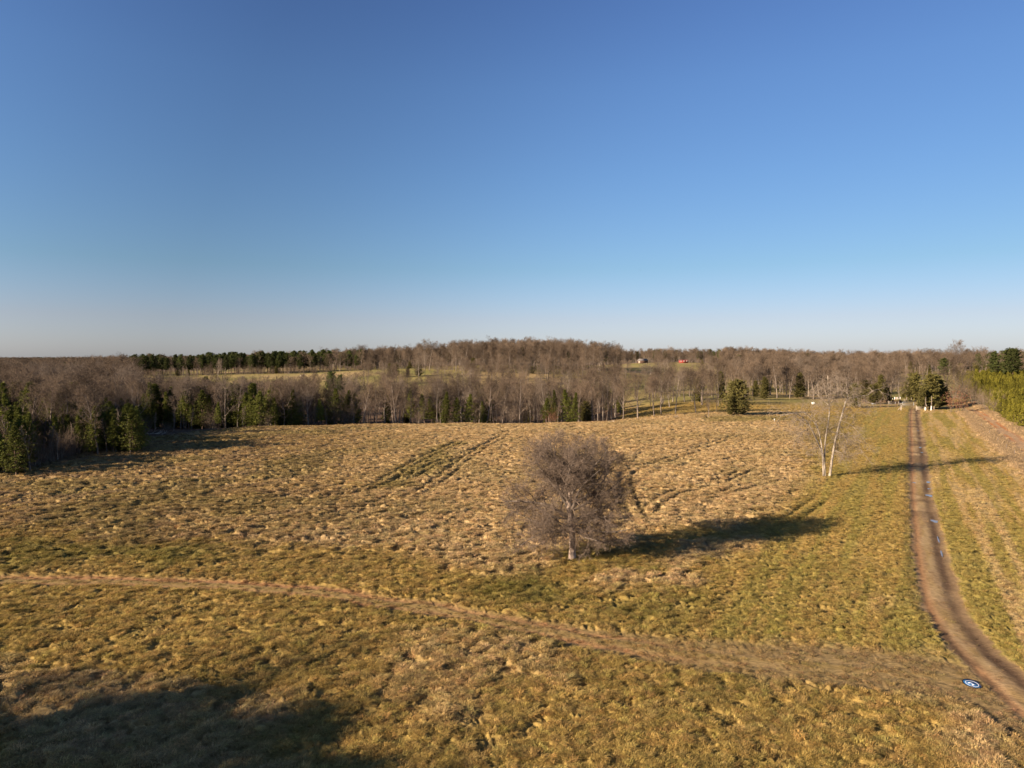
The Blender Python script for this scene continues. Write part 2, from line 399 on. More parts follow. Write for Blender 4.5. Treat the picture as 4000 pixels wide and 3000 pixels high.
def plain(name, rgb, rough=0.8, var=0.25, scale=3.0, spec=0.2, metal=0.0):
    m, nt, b = new_mat(name)
    tc = N(nt, "ShaderNodeTexCoord")
    c = N(nt, "ShaderNodeRGB"); c.outputs[0].default_value = (*rgb, 1)
    nz = noise(nt, scale, 5, tc.outputs["Object"])
    o = mult_by(nt, c.outputs[0], nz, 1 - var, 1 + var)
    nt.links.new(o, b.inputs["Base Color"])
    b.inputs["Roughness"].default_value = rough; b.inputs["Specular IOR Level"].default_value = spec; b.inputs["Metallic"].default_value = metal
    return m

def ground_mat():
    m, nt, b = new_mat("grassland")
    at = N(nt, "ShaderNodeAttribute", attribute_name="col")
    geo = N(nt, "ShaderNodeNewGeometry")
    mp = N(nt, "ShaderNodeMapping"); mp.inputs["Rotation"].default_value = (0, 0, R(-25)); mp.inputs["Scale"].default_value = (0.35, 1.3, 1)
    nt.links.new(geo.outputs["Position"], mp.inputs["Vector"])
    fine = noise(nt, 5.5, 4, mp.outputs[0], 0.7, 0.6)
    coarse = noise(nt, 0.9, 3, mp.outputs[0], 0.6, 0.4)
    c1 = mult_by(nt, at.outputs["Color"], fine, 0.35, 1.65)
    c2 = mult_by(nt, c1, coarse, 0.85, 1.15)
    nt.links.new(c2, b.inputs["Base Color"])
    bp = N(nt, "ShaderNodeBump"); bp.inputs["Strength"].default_value = 0.8; bp.inputs["Distance"].default_value = 0.12
    ad = N(nt, "ShaderNodeMath", operation='ADD'); nt.links.new(fine, ad.inputs[0]); nt.links.new(coarse, ad.inputs[1])
    nt.links.new(ad.outputs[0], bp.inputs["Height"]); nt.links.new(bp.outputs[0], b.inputs["Normal"])
    b.inputs["Specular IOR Level"].default_value = 0.05
    b.inputs["Roughness"].default_value = 1.0
    return m
M_GROUND = ground_mat()

def grass_mat():
    m, nt, b = new_mat("dry_grass")
    at = N(nt, "ShaderNodeAttribute", attribute_name="tint", attribute_type='INSTANCER')
    bv = N(nt, "ShaderNodeAttribute", attribute_name="bv")
    c = mult_by(nt, at.outputs["Color"], bv.outputs["Fac"], 0.65, 1.35)
    nt.links.new(c, b.inputs["Base Color"])
    tr = N(nt, "ShaderNodeBsdfTranslucent"); nt.links.new(c, tr.inputs[0])
    mx = N(nt, "ShaderNodeMixShader"); mx.inputs[0].default_value = 0.18
    nt.links.new(b.outputs[0], mx.inputs[1]); nt.links.new(tr.outputs[0], mx.inputs[2])
    nt.links.new(mx.outputs[0], nt.nodes["Material Output"].inputs[0])
    b.inputs["Specular IOR Level"].default_value = 0.05
    return m
M_GRASS = grass_mat()

def bark_mat(name, dark, light, rnd=0.25):
    m, nt, b = new_mat(name)
    tc = N(nt, "ShaderNodeTexCoord"); oi = N(nt, "ShaderNodeObjectInfo")
    mp = N(nt, "ShaderNodeMapping"); mp.inputs["Scale"].default_value = (1, 1, 0.35); nt.links.new(tc.outputs["Object"], mp.inputs[0])
    nz = noise(nt, 2.2, 4, mp.outputs[0])
    mx = N(nt, "ShaderNodeMix", data_type='RGBA'); mx.inputs[6].default_value = (*dark, 1); mx.inputs[7].default_value = (*light, 1)
    rp = N(nt, "ShaderNodeMapRange"); rp.inputs[1].default_value = 0.35; rp.inputs[2].default_value = 0.65; nt.links.new(nz, rp.inputs[0])
    nt.links.new(rp.outputs[0], mx.inputs[0])
    o = mult_by(nt, mx.outputs[2], oi.outputs["Random"], 1 - rnd, 1 + rnd)
    nt.links.new(o, b.inputs["Base Color"])
    return m
def leaf_mat(name, a, bcol, rnd=0.2, trans=0.15):
    m, nt, b = new_mat(name)
    at = N(nt, "ShaderNodeAttribute", attribute_name="bv"); oi = N(nt, "ShaderNodeObjectInfo")
    mx = N(nt, "ShaderNodeMix", data_type='RGBA'); mx.inputs[6].default_value = (*a, 1); mx.inputs[7].default_value = (*bcol, 1)
    nt.links.new(at.outputs["Fac"], mx.inputs[0])
    o = mult_by(nt, mx.outputs[2], oi.outputs["Random"], 1 - rnd, 1 + rnd)
    nt.links.new(o, b.inputs["Base Color"])
    tr = N(nt, "ShaderNodeBsdfTranslucent"); nt.links.new(o, tr.inputs[0])
    ms = N(nt, "ShaderNodeMixShader"); ms.inputs[0].default_value = trans
    nt.links.new(b.outputs[0], ms.inputs[1]); nt.links.new(tr.outputs[0], ms.inputs[2])
    nt.links.new(ms.outputs[0], nt.nodes["Material Output"].inputs[0])
    return m
M_BARK = bark_mat("grey_bark", (0.12, 0.095, 0.075), (0.25, 0.205, 0.165))
M_BARKP = bark_mat("pale_bark", (0.19, 0.155, 0.12), (0.34, 0.285, 0.225), 0.25)
M_TWIG = bark_mat("twigs", (0.10, 0.073, 0.050), (0.175, 0.128, 0.088), 0.45)
M_TWIGP = bark_mat("pale_twigs", (0.13, 0.10, 0.074), (0.21, 0.165, 0.125), 0.3)
M_TWIGR = bark_mat("red_twigs", (0.105, 0.078, 0.058), (0.20, 0.152, 0.115), 0.1)
M_PINEBARK = bark_mat("pine_bark", (0.12, 0.08, 0.06), (0.22, 0.15, 0.11))
M_PINE = leaf_mat("pine_needles", (0.055, 0.066, 0.016), (0.17, 0.18, 0.034), 0.4)
M_PINED = leaf_mat("dark_pine_needles", (0.028, 0.040, 0.013), (0.085, 0.098, 0.026), 0.35)
M_PLANT = leaf_mat("plantation_needles", (0.06, 0.07, 0.012), (0.22, 0.19, 0.026), 0.4, 0.22)
M_CEDAR = leaf_mat("cedar_foliage", (0.05, 0.047, 0.016), (0.16, 0.14, 0.042), 0.25)
M_RUST = leaf_mat("rusty_leaves", (0.17, 0.085, 0.05), (0.30, 0.15, 0.08), 0.15)

# ------------------------------------------------------------------ mesh helpers
def mesh_from(name, verts, quads=None, tris=None, mats=(), bv=None, smooth=False):
    me = bpy.data.meshes.new(name)
    verts = np.asarray(verts, np.float32)
    q = np.zeros((0, 4), np.int32) if quads is None else np.asarray(quads, np.int32)
    t = np.zeros((0, 3), np.int32) if tris is None else np.asarray(tris, np.int32)
    me.vertices.add(len(verts)); me.vertices.foreach_set("co", verts.ravel())
    loops = np.concatenate([q.ravel(), t.ravel()])
    me.loops.add(len(loops)); me.loops.foreach_set("vertex_index", loops)
    starts = np.concatenate([np.arange(len(q)) * 4, len(q) * 4 + np.arange(len(t)) * 3]).astype(np.int32)
    tot = np.concatenate([np.full(len(q), 4), np.full(len(t), 3)]).astype(np.int32)
    me.polygons.add(len(starts)); me.polygons.foreach_set("loop_start", starts); me.polygons.foreach_set("loop_total", tot)
    if smooth: me.polygons.foreach_set("use_smooth", np.ones(len(starts), bool))
    for m in mats: me.materials.append(m)
    if bv is not None:
        a = me.attributes.new("bv", 'FLOAT', 'POINT'); a.data.foreach_set("value", np.asarray(bv, np.float32))
    me.update(); me.validate()
    return me
def link(name, data, parent=None, loc=None, **props):
    o = bpy.data.objects.new(name, data); COL.objects.link(o)
    if parent is not None: o.parent = parent
    if loc is not None: o.location = loc
    for k, v in props.items(): o[k] = v
    return o
def thing(name, label, cat, loc, rotz=0.0, group=None):
    o = link(name, None, None, loc, label=label, category=cat)
    o.rotation_euler = (0, 0, rotz); o.empty_display_size = 0.5
    if group: o["group"] = group
    return o
class MB:
    def __init__(s): s.v = []; s.q = []; s.t = []; s.n = 0
    def box(s, c, d, rz=0.0, top=1.0):
        cx, cy, cz = c; a, b, h = d[0] / 2, d[1] / 2, d[2] / 2
        ca, sa = math.cos(rz), math.sin(rz)
        P = []
        for z, k in ((-h, 1.0), (h, top)):
            for x, y in ((-a, -b), (a, -b), (a, b), (-a, b)):
                x *= k; y *= k
                P.append((cx + x * ca - y * sa, cy + x * sa + y * ca, cz + z))
        s.v += P; n = s.n
        s.q += [(n, n + 3, n + 2, n + 1), (n + 4, n + 5, n + 6, n + 7), (n, n + 1, n + 5, n + 4), (n + 1, n + 2, n + 6, n + 5), (n + 2, n + 3, n + 7, n + 6), (n + 3, n, n + 4, n + 7)]
        s.n += 8; return s
    def tube(s, pts, rad, sides=8, cap=True):
        pts = [Vector(p) for p in pts]; k = len(pts)
        if not hasattr(rad, '__len__'): rad = [rad] * k
        base = s.n
        for i, p in enumerate(pts):
            d = (pts[min(i + 1, k - 1)] - pts[max(i - 1, 0)]).normalized()
            up = Vector((0, 0, 1)) if abs(d.z) < 0.9 else Vector((1, 0, 0))
            a = d.cross(up).normalized(); b = d.cross(a)
            for j in range(sides):
                t = 2 * math.pi * j / sides
                s.v.append(tuple(p + (a * math.cos(t) + b * math.sin(t)) * rad[i]))
        for i in range(k - 1):
            for j in range(sides):
                j2 = (j + 1) % sides
                s.q.append((base + i * sides + j, base + i * sides + j2, base + (i + 1) * sides + j2, base + (i + 1) * sides + j))
        s.n += k * sides
        if cap:
            for e, i in ((0, 0), (1, k - 1)):
                s.v.append(tuple(pts[i])); c = s.n; s.n += 1
                for j in range(sides):
                    j2 = (j + 1) % sides
                    f = (c, base + i * sides + j, base + i * sides + j2)
                    s.t.append(f if e else f[::-1])
        return s
    def obj(s, name, mat, parent=None, smooth=False, **props):
        return link(name, mesh_from(name, s.v, s.q or None, s.t or None, [mat], smooth=smooth), parent, **props)

# ------------------------------------------------------------------ ground sheet
def grid_faces(nr, nc, wrap=False):
    i = np.arange(nr - 1)[:, None]; j = np.arange(nc if wrap else nc - 1)[None, :]
    j2 = (j + 1) % nc
    return np.stack([i * nc + j, i * nc + j2, (i + 1) * nc + j2, (i + 1) * nc + j], -1).reshape(-1, 4)
_r = [4.0]
while _r[-1] < 26: _r.append(_r[-1] * 1.08)
while _r[-1] < 345: _r.append(_r[-1] * 1.0031)
while _r[-1] < 1300: _r.append(_r[-1] * 1.025)
while _r[-1] < 14000: _r.append(_r[-1] * 1.07)
_r = np.array(_r)
_t = np.concatenate([np.linspace(-math.pi, -0.74, 40)[:-1], np.linspace(-0.74, 0.74, 860), np.linspace(0.74, math.pi, 40)[1:-1]])
RR, TT = np.meshgrid(_r, _t, indexing='ij')
gx = (RR * np.sin(TT)).ravel(); gy = (RR * np.cos(TT)).ravel()
gcol, gamp, gden, gsink, _x = ground_fields(gx, gy)
gz = H(gx, gy) + relief(gx, gy, gamp * (np.abs(TT.ravel()) < 0.76), gsink)
gv = np.stack([gx, gy, gz], -1)
gv = np.concatenate([gv, [[0, 0, 0.0]]])
nr, nc = RR.shape
gq = grid_faces(nr, nc, True)
ctr = np.array([(nr * nc, (j + 1) % nc, j) for j in range(nc)])
gme = mesh_from("ground", gv, gq[:, ::-1], ctr, [M_GROUND], smooth=True)
ca = gme.attributes.new("col", 'FLOAT_COLOR', 'POINT')
cc = np.ones((len(gv), 4), np.float32); cc[:-1, :3] = gcol * .84; cc[-1, :3] = (0.3, 0.24, 0.1)
ca.data.foreach_set("color", cc.ravel())
ground = link("ground", gme, kind="structure", label="rolling pasture of matted tan and green winter grass")

def ribbon(name, line, half, label, lift=0.03, step=0.35, nx=22, rmax=330):
    """a track draped on the ground"""
    P = np.array(line); seg = np.hypot(*np.diff(P, axis=0).T); s = np.concatenate([[0], np.cumsum(seg)])
    keep = []
    t = 0.0
    while t < s[-1]:
        x = np.interp(t, s, P[:, 0]); y = np.interp(t, s, P[:, 1]); keep.append((x, y)); t += step * max(1, math.hypot(x, y) / 80)
    Q = np.array(keep); T = np.gradient(Q, axis=0); T /= np.linalg.norm(T, axis=1)[:, None] + 1e-9
    nrm = np.stack([T[:, 1], -T[:, 0]], -1)
    w = np.linspace(-1, 1, nx)
    hw = half * (1 + 0.12 * (fbm(np.arange(len(Q)) * 0.15, np.zeros(len(Q)), 88, 2) - .5))
    XY = Q[:, None, :] + nrm[:, None, :] * (w[None, :, None] * hw[:, None, None])
    x = XY[..., 0].ravel(); y = XY[..., 1].ravel()
    c, am, de, si, _ = ground_fields(x, y)
    edge = np.abs(np.tile(w, len(Q)))
    z = H(x, y) + relief(x, y, am * 0.5, si) + lift * np.clip((1 - edge) * 6, -0.6, 1)
    me = mesh_from(name, np.stack([x, y, z], -1), grid_faces(len(Q), nx)[:, ::-1], None, [M_GROUND], smooth=True)
    a = me.attributes.new("col", 'FLOAT_COLOR', 'POINT'); k = np.ones((len(x), 4), np.float32); k[:, :3] = c; a.data.foreach_set("color", k.ravel())
    n = np.zeros(len(me.polygons) * 3); me.polygons.foreach_get("normal", n)
    if n[2::3].mean() < 0: me.flip_normals()
    return link(name, me, kind="structure", label=label)
ribbon("dirt_road", ROAD, 1.95, "two-rut dirt farm road with muddy wheel tracks", nx=30)
ribbon("worn_path", PATH, 1.6, "worn reddish wheel path across the pasture", nx=18)
ribbon("clay_track", CLAY, 3.2, "orange clay track beside the pine plantation", nx=18)
_n3 = np.zeros(len(gme.polygons) * 3); gme.polygons.foreach_get("normal", _n3)
if _n3[2::3].mean() < 0: gme.flip_normals()

# ------------------------------------------------------------------ grass: tufts set out as instances
GRASS_SRC = bpy.data.collections.new("grass_tufts")
def tuft_mesh(k, blades, length, spread, lean):
    rg = np.random.default_rng(100 + k)
    V = []; Q = []; B = []
    for i in range(blades):
        a = rg.uniform(0, 2 * math.pi); rr = spread * math.sqrt(rg.uniform()) ; bx, by = rr * math.cos(a), rr * math.sin(a)
        d = rg.uniform(0, 2 * math.pi); L = length * rg.uniform(0.6, 1.25)
        out = np.array([math.cos(d), math.sin(d)]) * rg.uniform(.2, .8) + np.array([bx, by]) / spread * .6 + np.array([lean, -lean * .3])
        w = rg.uniform(0.007, 0.014) * (length / 0.35) ** .5
        px = np.array([-out[1], out[0]]) / (np.linalg.norm(out) + 1e-6) * w
        n = len(V); b = rg.uniform()
        prof = [(0, 0, 1.0), (0.30, 0.52, .95), (0.75, 0.68, .7), (1.2, 0.46, 0.1)]
        for h, (f, z, ww) in enumerate(prof):
            c = np.array([bx, by]) + out * L * f * 0.9
            zz = z * L * rg.uniform(.85, 1.1)
            V += [(c[0] - px[0] * ww, c[1] - px[1] * ww, zz - 0.03), (c[0] + px[0] * ww, c[1] + px[1] * ww, zz - 0.03)]; B += [b, b]
        for h in range(3):
            Q.append((n + 2 * h, n + 2 * h + 1, n + 2 * h + 3, n + 2 * h + 2))
    return mesh_from("tuft", V, Q, None, [M_GRASS], bv=B)
for k in range(6):
    o = bpy.data.objects.new("grass_tuft_%d" % k if k else "grass_tuft", tuft_mesh(k, 64, 0.22 + 0.03 * (k % 3), 0.28, 0.35)); GRASS_SRC.objects.link(o)
TALL_SRC = bpy.data.collections.new("tall_tufts")
for k in range(3):
    o = bpy.data.objects.new("tall_grass_tuft", tuft_mesh(20 + k, 60, 0.75, 0.35, 0.05)); TALL_SRC.objects.link(o)

def instancer(name, src, pts, rot, scl, tint=None, label=None, pick=None):
    """one stuff object: points carrying copies of the collection's members"""
    me = bpy.data.meshes.new(name)
    pts = np.asarray(pts, np.float32)
    me.vertices.add(len(pts)); me.vertices.foreach_set("co", pts.ravel())
    a = me.attributes.new("rot", 'FLOAT_VECTOR', 'POINT'); a.data.foreach_set("vector", np.asarray(rot, np.float32).ravel())
    a = me.attributes.new("scl", 'FLOAT_VECTOR', 'POINT'); a.data.foreach_set("vector", np.asarray(scl, np.float32).ravel())
    a = me.attributes.new("pick", 'INT', 'POINT'); a.data.foreach_set("value", (np.random.default_rng(3).integers(0, 100, len(pts)) if pick is None else pick).astype(np.int32))
    if tint is not None:
        a = me.attributes.new("tint", 'FLOAT_COLOR', 'POINT'); k = np.ones((len(pts), 4), np.float32); k[:, :3] = tint; a.data.foreach_set("color", k.ravel())
    o = link(name, me, kind="stuff", label=label)
    ng = bpy.data.node_groups.new(name, 'GeometryNodeTree')
    ng.interface.new_socket("Geometry", in_out='INPUT', socket_type='NodeSocketGeometry')
    ng.interface.new_socket("Geometry", in_out='OUTPUT', socket_type='NodeSocketGeometry')
    gi = ng.nodes.new("NodeGroupInput"); go = ng.nodes.new("NodeGroupOutput")
    ip = ng.nodes.new("GeometryNodeInstanceOnPoints"); ci = ng.nodes.new("GeometryNodeCollectionInfo")
    ci.inputs["Collection"].default_value = src; ci.inputs["Separate Children"].default_value = True; ci.inputs["Reset Children"].default_value = True
    def attr(nm, ty):
        n = ng.nodes.new("GeometryNodeInputNamedAttribute"); n.data_type = ty; n.inputs["Name"].default_value = nm; return n.outputs["Attribute"]
    ng.links.new(gi.outputs[0], ip.inputs["Points"]); ng.links.new(ci.outputs[0], ip.inputs["Instance"])
    ip.inputs["Pick Instance"].default_value = True
    ng.links.new(attr("pick", 'INT'), ip.inputs["Instance Index"])
    er = ng.nodes.new("FunctionNodeEulerToRotation"); ng.links.new(attr("rot", 'FLOAT_VECTOR'), er.inputs[0])
    ng.links.new(er.outputs[0], ip.inputs["Rotation"]); ng.links.new(attr("scl", 'FLOAT_VECTOR'), ip.inputs["Scale"])
    ng.links.new(ip.outputs[0], go.inputs[0])
    md = o.modifiers.new("set_out", 'NODES'); md.node_group = ng
    return o

def sow():
    P = []
    for r0, r1, dens in ((27, 48, 28.0), (48, 75, 17.0), (75, 120, 9.0), (120, 200, 3.0), (200, 262, 1.2), (262, 340, 0.7)):
        th = 0.70
        n = int(dens * th * (r1 * r1 - r0 * r0))
        r = np.sqrt(rng.uniform(r0 * r0, r1 * r1, n)); t = rng.uniform(-th, th, n)
        P.append(np.stack([r * np.sin(t), r * np.cos(t), np.full(n, (0.80 + r1 / 380.0))], -1))
    P = np.concatenate(P); x, y, k = P.T
    col, amp, den, sink, ex = ground_fields(x, y)
    _z, mm = relief(x, y, amp, sink, True)
    q0, q1 = np.quantile(mm, [.28, .62])
    keep = rng.uniform(size=len(x)) < den * (0.16 + 0.84 * sstep(q0, q1, mm))
    x, y, k, col, amp, sink = x[keep], y[keep], k[keep], col[keep], amp[keep], sink[keep]
    z = H(x, y) + relief(x, y, amp, sink) - 0.02
    rr_ = np.hypot(x, y); wj = np.clip(1.25 - rr_ / 160, .35, 1)[:, None]
    jit = 1 + (rng.uniform(0.72, 1.24, (len(x), 1)) * (1 + rng.uniform(-.09, .09, (len(x), 3))) - 1) * wj
    col = col * jit * 1.06
    s = k * rng.uniform(0.5, 1.1, len(x)) * (0.60 + 1.8 * np.clip(amp, 0, .33))
    # blades lie along the wind
    rz = rng.normal(R(10), 1.0, len(x))
    rot = np.stack([rng.normal(0, .12, len(x)), rng.normal(0, .12, len(x)), rz], -1)
    scl = np.stack([s * 1.25, s * 1.0, s * rng.uniform(.55, .95, len(x))], -1)
    instancer("grass", GRASS_SRC, np.stack([x, y, z], -1), rot, scl, col, "dry tufts of tan and green grass over the pasture")
    # taller pale grass by the clay track and round the plantation
    Q = []
    for line, w, n in ((GRASSLINE, 1.1, 2600), ([(p[0] + 4.6, p[1]) for p in CLAY], 1.0, 1600)):
        A = np.array(line); sg = np.hypot(*np.diff(A, axis=0).T); ss = np.concatenate([[0], np.cumsum(sg)])
        t = rng.uniform(0, ss[-1], n); Q.append(np.stack([np.interp(t, ss, A[:, 0]) + rng.normal(0, w, n), np.interp(t, ss, A[:, 1]) + rng.normal(0, w, n)], -1))
    Q = np.concatenate(Q); x, y = Q.T
    z = H(x, y)
    tint = np.array([0.56, 0.40, 0.22]) * rng.uniform(.75, 1.2, (len(x), 1))
    s = rng.uniform(.6, 1.5, len(x))
    instancer("tall_grass", TALL_SRC, np.stack([x, y, z], -1), np.stack([x * 0, x * 0, rng.uniform(0, 6.28, len(x))], -1), np.stack([s, s, s], -1), tint, "tall pale broomsedge lining the clay track")
sow()

# ------------------------------------------------------------------ trees
def grow(seed, levels, start=((0, 0, 0),), sdir=((0, 0, 1),), slen=(1,), srad=(1,)):
    """level-by-level branching; every level: dict(n, seg, len, rad, ang, t0, wob, up, grav)"""
    rg = np.random.default_rng(seed)
    out = []
    P = np.array(start, float); D = np.array(sdir, float); L = np.array(slen, float); Rr = np.array(srad, float)
    for li, lv in enumerate(levels):
        n = len(P); k = lv['seg']
        pts = np.zeros((n, k + 1, 3)); rad = np.zeros((n, k + 1)); dirs = np.zeros((n, k + 1, 3))
        p = P.copy(); d = D / np.linalg.norm(D, axis=1)[:, None]
        pts[:, 0] = p; rad[:, 0] = Rr; dirs[:, 0] = d
        for i in range(k):
            d = d + rg.normal(0, lv.get('wob', .15), (n, 3)) + np.array([0, 0, lv.get('up', 0.0)]) * (1 if lv.get('upe', 0) == 0 else (i / k))
            d /= np.linalg.norm(d, axis=1)[:, None]
            p = p + d * (L / k)[:, None]
            pts[:, i + 1] = p; dirs[:, i + 1] = d
            rad[:, i + 1] = Rr * (1 - (1 - lv.get('tip', .35)) * ((i + 1) / k) ** lv.get('tp', 1))
        out.append((pts, rad, lv))
        if li + 1 < len(levels):
            nx = levels[li + 1]; c = nx['n']
            t = (np.arange(c)[None, :] + rg.uniform(0, 1, (n, c))) / c
            t = nx.get('t0', .2) + (nx.get('t1', 1.0) - nx.get('t0', .2)) * t ** nx.get('tpow', 1.0)
            f = t * k; i0 = np.clip(f.astype(int), 0, k - 1); fr = f - i0
            ar = np.arange(n)[:, None]
            cp = pts[ar, i0] * (1 - fr)[..., None] + pts[ar, i0 + 1] * fr[..., None]
            cr = rad[ar, i0] * (1 - fr) + rad[ar, i0 + 1] * fr
            pd = dirs[ar, i0 + 1]
            az = rg.uniform(0, 2 * math.pi, (n, 1)) + np.arange(c)[None, :] * 2.4 + rg.normal(0, .4, (n, c))
            an = R(nx['ang']) * (1 + rg.normal(0, .22, (n, c))) * (nx.get('angb', 1.0) * (1 - t) + nx.get('angt', 1.0) * t)
            up = np.where(np.abs(pd[..., 2:3]) < .95, np.array([0, 0, 1.0]), np.array([1.0, 0, 0]))
            a = np.cross(pd, up); a /= np.linalg.norm(a, axis=-1)[..., None]; b = np.cross(pd, a)
            nd = pd * np.cos(an)[..., None] + (a * np.cos(az)[..., None] + b * np.sin(az)[..., None]) * np.sin(an)[..., None]
            prof = nx.get('prof'); m = 1.0 if prof is None else np.interp(t, prof[0], prof[1])
            nl = L[:, None] * nx['len'] * m * rg.uniform(.7, 1.25, (n, c)) if not nx.get('abs') else nx['len'] * m * rg.uniform(.7, 1.25, (n, c))
            nr_ = np.minimum(cr * nx['rad'], cr * .95) * (1 if nx.get('abs') else np.clip(m, .5, 1.2)) * rg.uniform(.7, 1.1, (n, c))
            nr_ = np.maximum(nr_, nx.get('rmin', 0.008))
            P = cp.reshape(-1, 3); D = nd.reshape(-1, 3); L = nl.reshape(-1); Rr = nr_.reshape(-1)
    return out
def tubes(levels, sides):
    """mesh arrays of grown levels; sides 0 = a flat two-sided strip"""
    V = []; Q = []; base = 0
    for (pts, rad, lv), s in zip(levels, sides):
        n, k1, _ = pts.shape
        d = np.diff(pts, axis=1); d = np.concatenate([d, d[:, -1:]], 1); d /= np.linalg.norm(d, axis=-1)[..., None] + 1e-9
        ref = np.random.default_rng(5).normal(size=(n, 1, 3)); a = np.cross(d, ref); a /= np.linalg.norm(a, axis=-1)[..., None] + 1e-9; b = np.cross(d, a)
        if s == 0:
            v = np.stack([pts - a * rad[..., None], pts + a * rad[..., None]], 2)   # n,k1,2,3
            s_ = 2
            i = np.arange(n)[:, None] * k1 * 2; j = np.arange(k1 - 1)[None, :] * 2
            q = np.stack([i + j, i + j + 1, i + j + 3, i + j + 2], -1).reshape(-1, 4)
        else:
            th = 2 * math.pi * np.arange(s) / s
            v = pts[:, :, None, :] + rad[:, :, None, None] * (a[:, :, None, :] * np.cos(th)[None, None, :, None] + b[:, :, None, :] * np.sin(th)[None, None, :, None])
            i = np.arange(n)[:, None, None] * k1 * s; j = np.arange(k1 - 1)[None, :, None] * s; t = np.arange(s)[None, None, :]; t2 = (t + 1) % s
            q = np.stack([i + j + t, i + j + t2, i + j + s + t2, i + j + s + t], -1).reshape(-1, 4)
        V.append(v.reshape(-1, 3)); Q.append(q + base); base += len(V[-1])
    return np.concatenate(V), np.concatenate(Q)

def hardwood(seed, h, width=0.42, fork=0.25, dense=1.0, tw=0.022, pale=False, spread=50, name="bare"):
    """trunk mesh (trunk and limbs) and crown mesh (branches and twigs) of a leafless tree h metres high"""
    nl = 15
    lv = [dict(seg=9, wob=.045, tip=.22, up=.03, n=1),
          dict(n=nl, seg=7, len=width, rad=.52, ang=spread, angb=1.15, angt=.55, t0=fork, t1=.98, tpow=.85, wob=.13, up=.085, prof=([0, .3, .6, 1], [.9, 1.05, .85, .45]), tip=.25, rmin=.04),
          dict(n=int(8 * dense), seg=5, len=.46, rad=.55, ang=46, t0=.22, wob=.16, up=.06, tip=.3, rmin=.025, prof=([0, 1], [1.1, .6])),
          dict(n=int(8 * dense), seg=3, len=.50, rad=.55, ang=42, t0=.15, wob=.18, up=.05, tip=.4, rmin=.016, prof=([0, 1], [1.1, .7])),
          dict(n=int(7 * dense), seg=2, len=.55, rad=.6, ang=38, t0=.1, wob=.22, up=.03, tip=.5, rmin=tw * .62, prof=([0, 1], [1.1, .8]))]
    g = grow(seed, lv, slen=(h * .93,), srad=(h * .0155,))
    v1, q1 = tubes(g[:2], (8, 5))
    v2, q2 = tubes(g[2:], (3, 3, 0))
    mt = (M_BARKP, M_TWIGP) if pale else (M_BARK, M_TWIG)
    return mesh_from(name + "_trunk", v1, q1, None, [mt[0]], smooth=True), mesh_from(name + "_crown", v2, q2, None, [mt[1]])

def needles(rg, cen, size, per, flat=.55, w=.16):
    """clumps of pointed sprays round the given centres: tris and shade value"""
    n = len(cen)
    d = rg.normal(size=(n, per, 3)); d[..., 2] = d[..., 2] * flat + .25; d /= np.linalg.norm(d, axis=-1)[..., None]
    r = rg.normal(size=(n, per, 3)); a = np.cross(d, r); a /= np.linalg.norm(a, axis=-1)[..., None] + 1e-9
    s = np.asarray(size).reshape(-1, 1, 1) * rg.uniform(.6, 1.2, (n, per, 1))
    c = cen[:, None, :] + d * s * rg.uniform(-.2, .3, (n, per, 1))
    V = np.stack([c - a * s * w, c + a * s * w, c + d * s], 2)
    bv = np.repeat(np.clip(rg.uniform(0, .7, (n, 1)) + rg.uniform(0, .5, (n, per)), 0, 1).ravel(), 3)
    T = np.arange(n * per * 3).reshape(-1, 3)
    return V.reshape(-1, 3), T, bv
def conifer(seed, h, rad, base, prof, nb, per, size, mat, bark=None, w=.16, name="pine", droop=-.05, gap=0.0, trunk_r=.013):
    """trunk and boughs; crown of needle sprays"""
    rg = np.random.default_rng(seed)
    lv = [dict(seg=8, wob=.02, tip=.12, n=1)]
    g = grow(seed, lv, slen=(h * .96,), srad=(h * trunk_r,))
    tp, tr, _ = g[0]
    z = base + (1 - base) * (np.arange(nb) + rg.uniform(0, 1, nb)) / nb
    if gap > 0: z = base + (1 - base) * (np.round((z - base) / (1 - base) * 9) / 9 * gap + (z - base) / (1 - base) * (1 - gap))
    zz = np.clip(z, 0, .995)
    L = rad * np.interp((zz - base) / (1 - base), prof[0], prof[1]) * rg.uniform(.5, 1.25, nb)
    i0 = np.clip((zz * 8).astype(int), 0, 7); fr = zz * 8 - i0
    p0 = tp[0][i0] * (1 - fr)[:, None] + tp[0][i0 + 1] * fr[:, None]
    az = np.arange(nb) * 2.399 + rg.normal(0, .5, nb)
    up = np.interp((zz - base) / (1 - base), [0, .5, 1], [droop, .25, .9])
    d = np.stack([np.cos(az), np.sin(az), up], -1); d /= np.linalg.norm(d, axis=1)[:, None]
    br = grow(seed + 1, [dict(seg=3, wob=.10, tip=.3, up=.08, n=1)], start=p0, sdir=d, slen=np.maximum(L, .25), srad=np.full(nb, max(.018, h * .0022)))
    v1, q1 = tubes([g[0], br[0]], (6, 3))
    pts = br[0][0]
    m = 5
    t = rg.uniform(.25, 1.0, (nb, m)); f = t * 3; j = np.clip(f.astype(int), 0, 2); fr = f - j
    ar = np.arange(nb)[:, None]
    cen = pts[ar, j] * (1 - fr)[..., None] + pts[ar, j + 1] * fr[..., None]
    cen = cen + rg.normal(0, 1, cen.shape) * (L * .14)[:, None, None] * np.array([1, 1, .6])
    cen = np.concatenate([cen.reshape(-1, 3), tp[0][-1][None] + np.array([[0, 0, size * .5], [0, 0, 0]])])
    v2, t2, bv = needles(rg, cen, np.full(len(cen), size), per, w=w)
    return mesh_from(name + "_trunk", v1, q1, None, [bark or M_PINEBARK], smooth=True), mesh_from(name + "_crown", v2, None, t2, [mat], bv=bv)
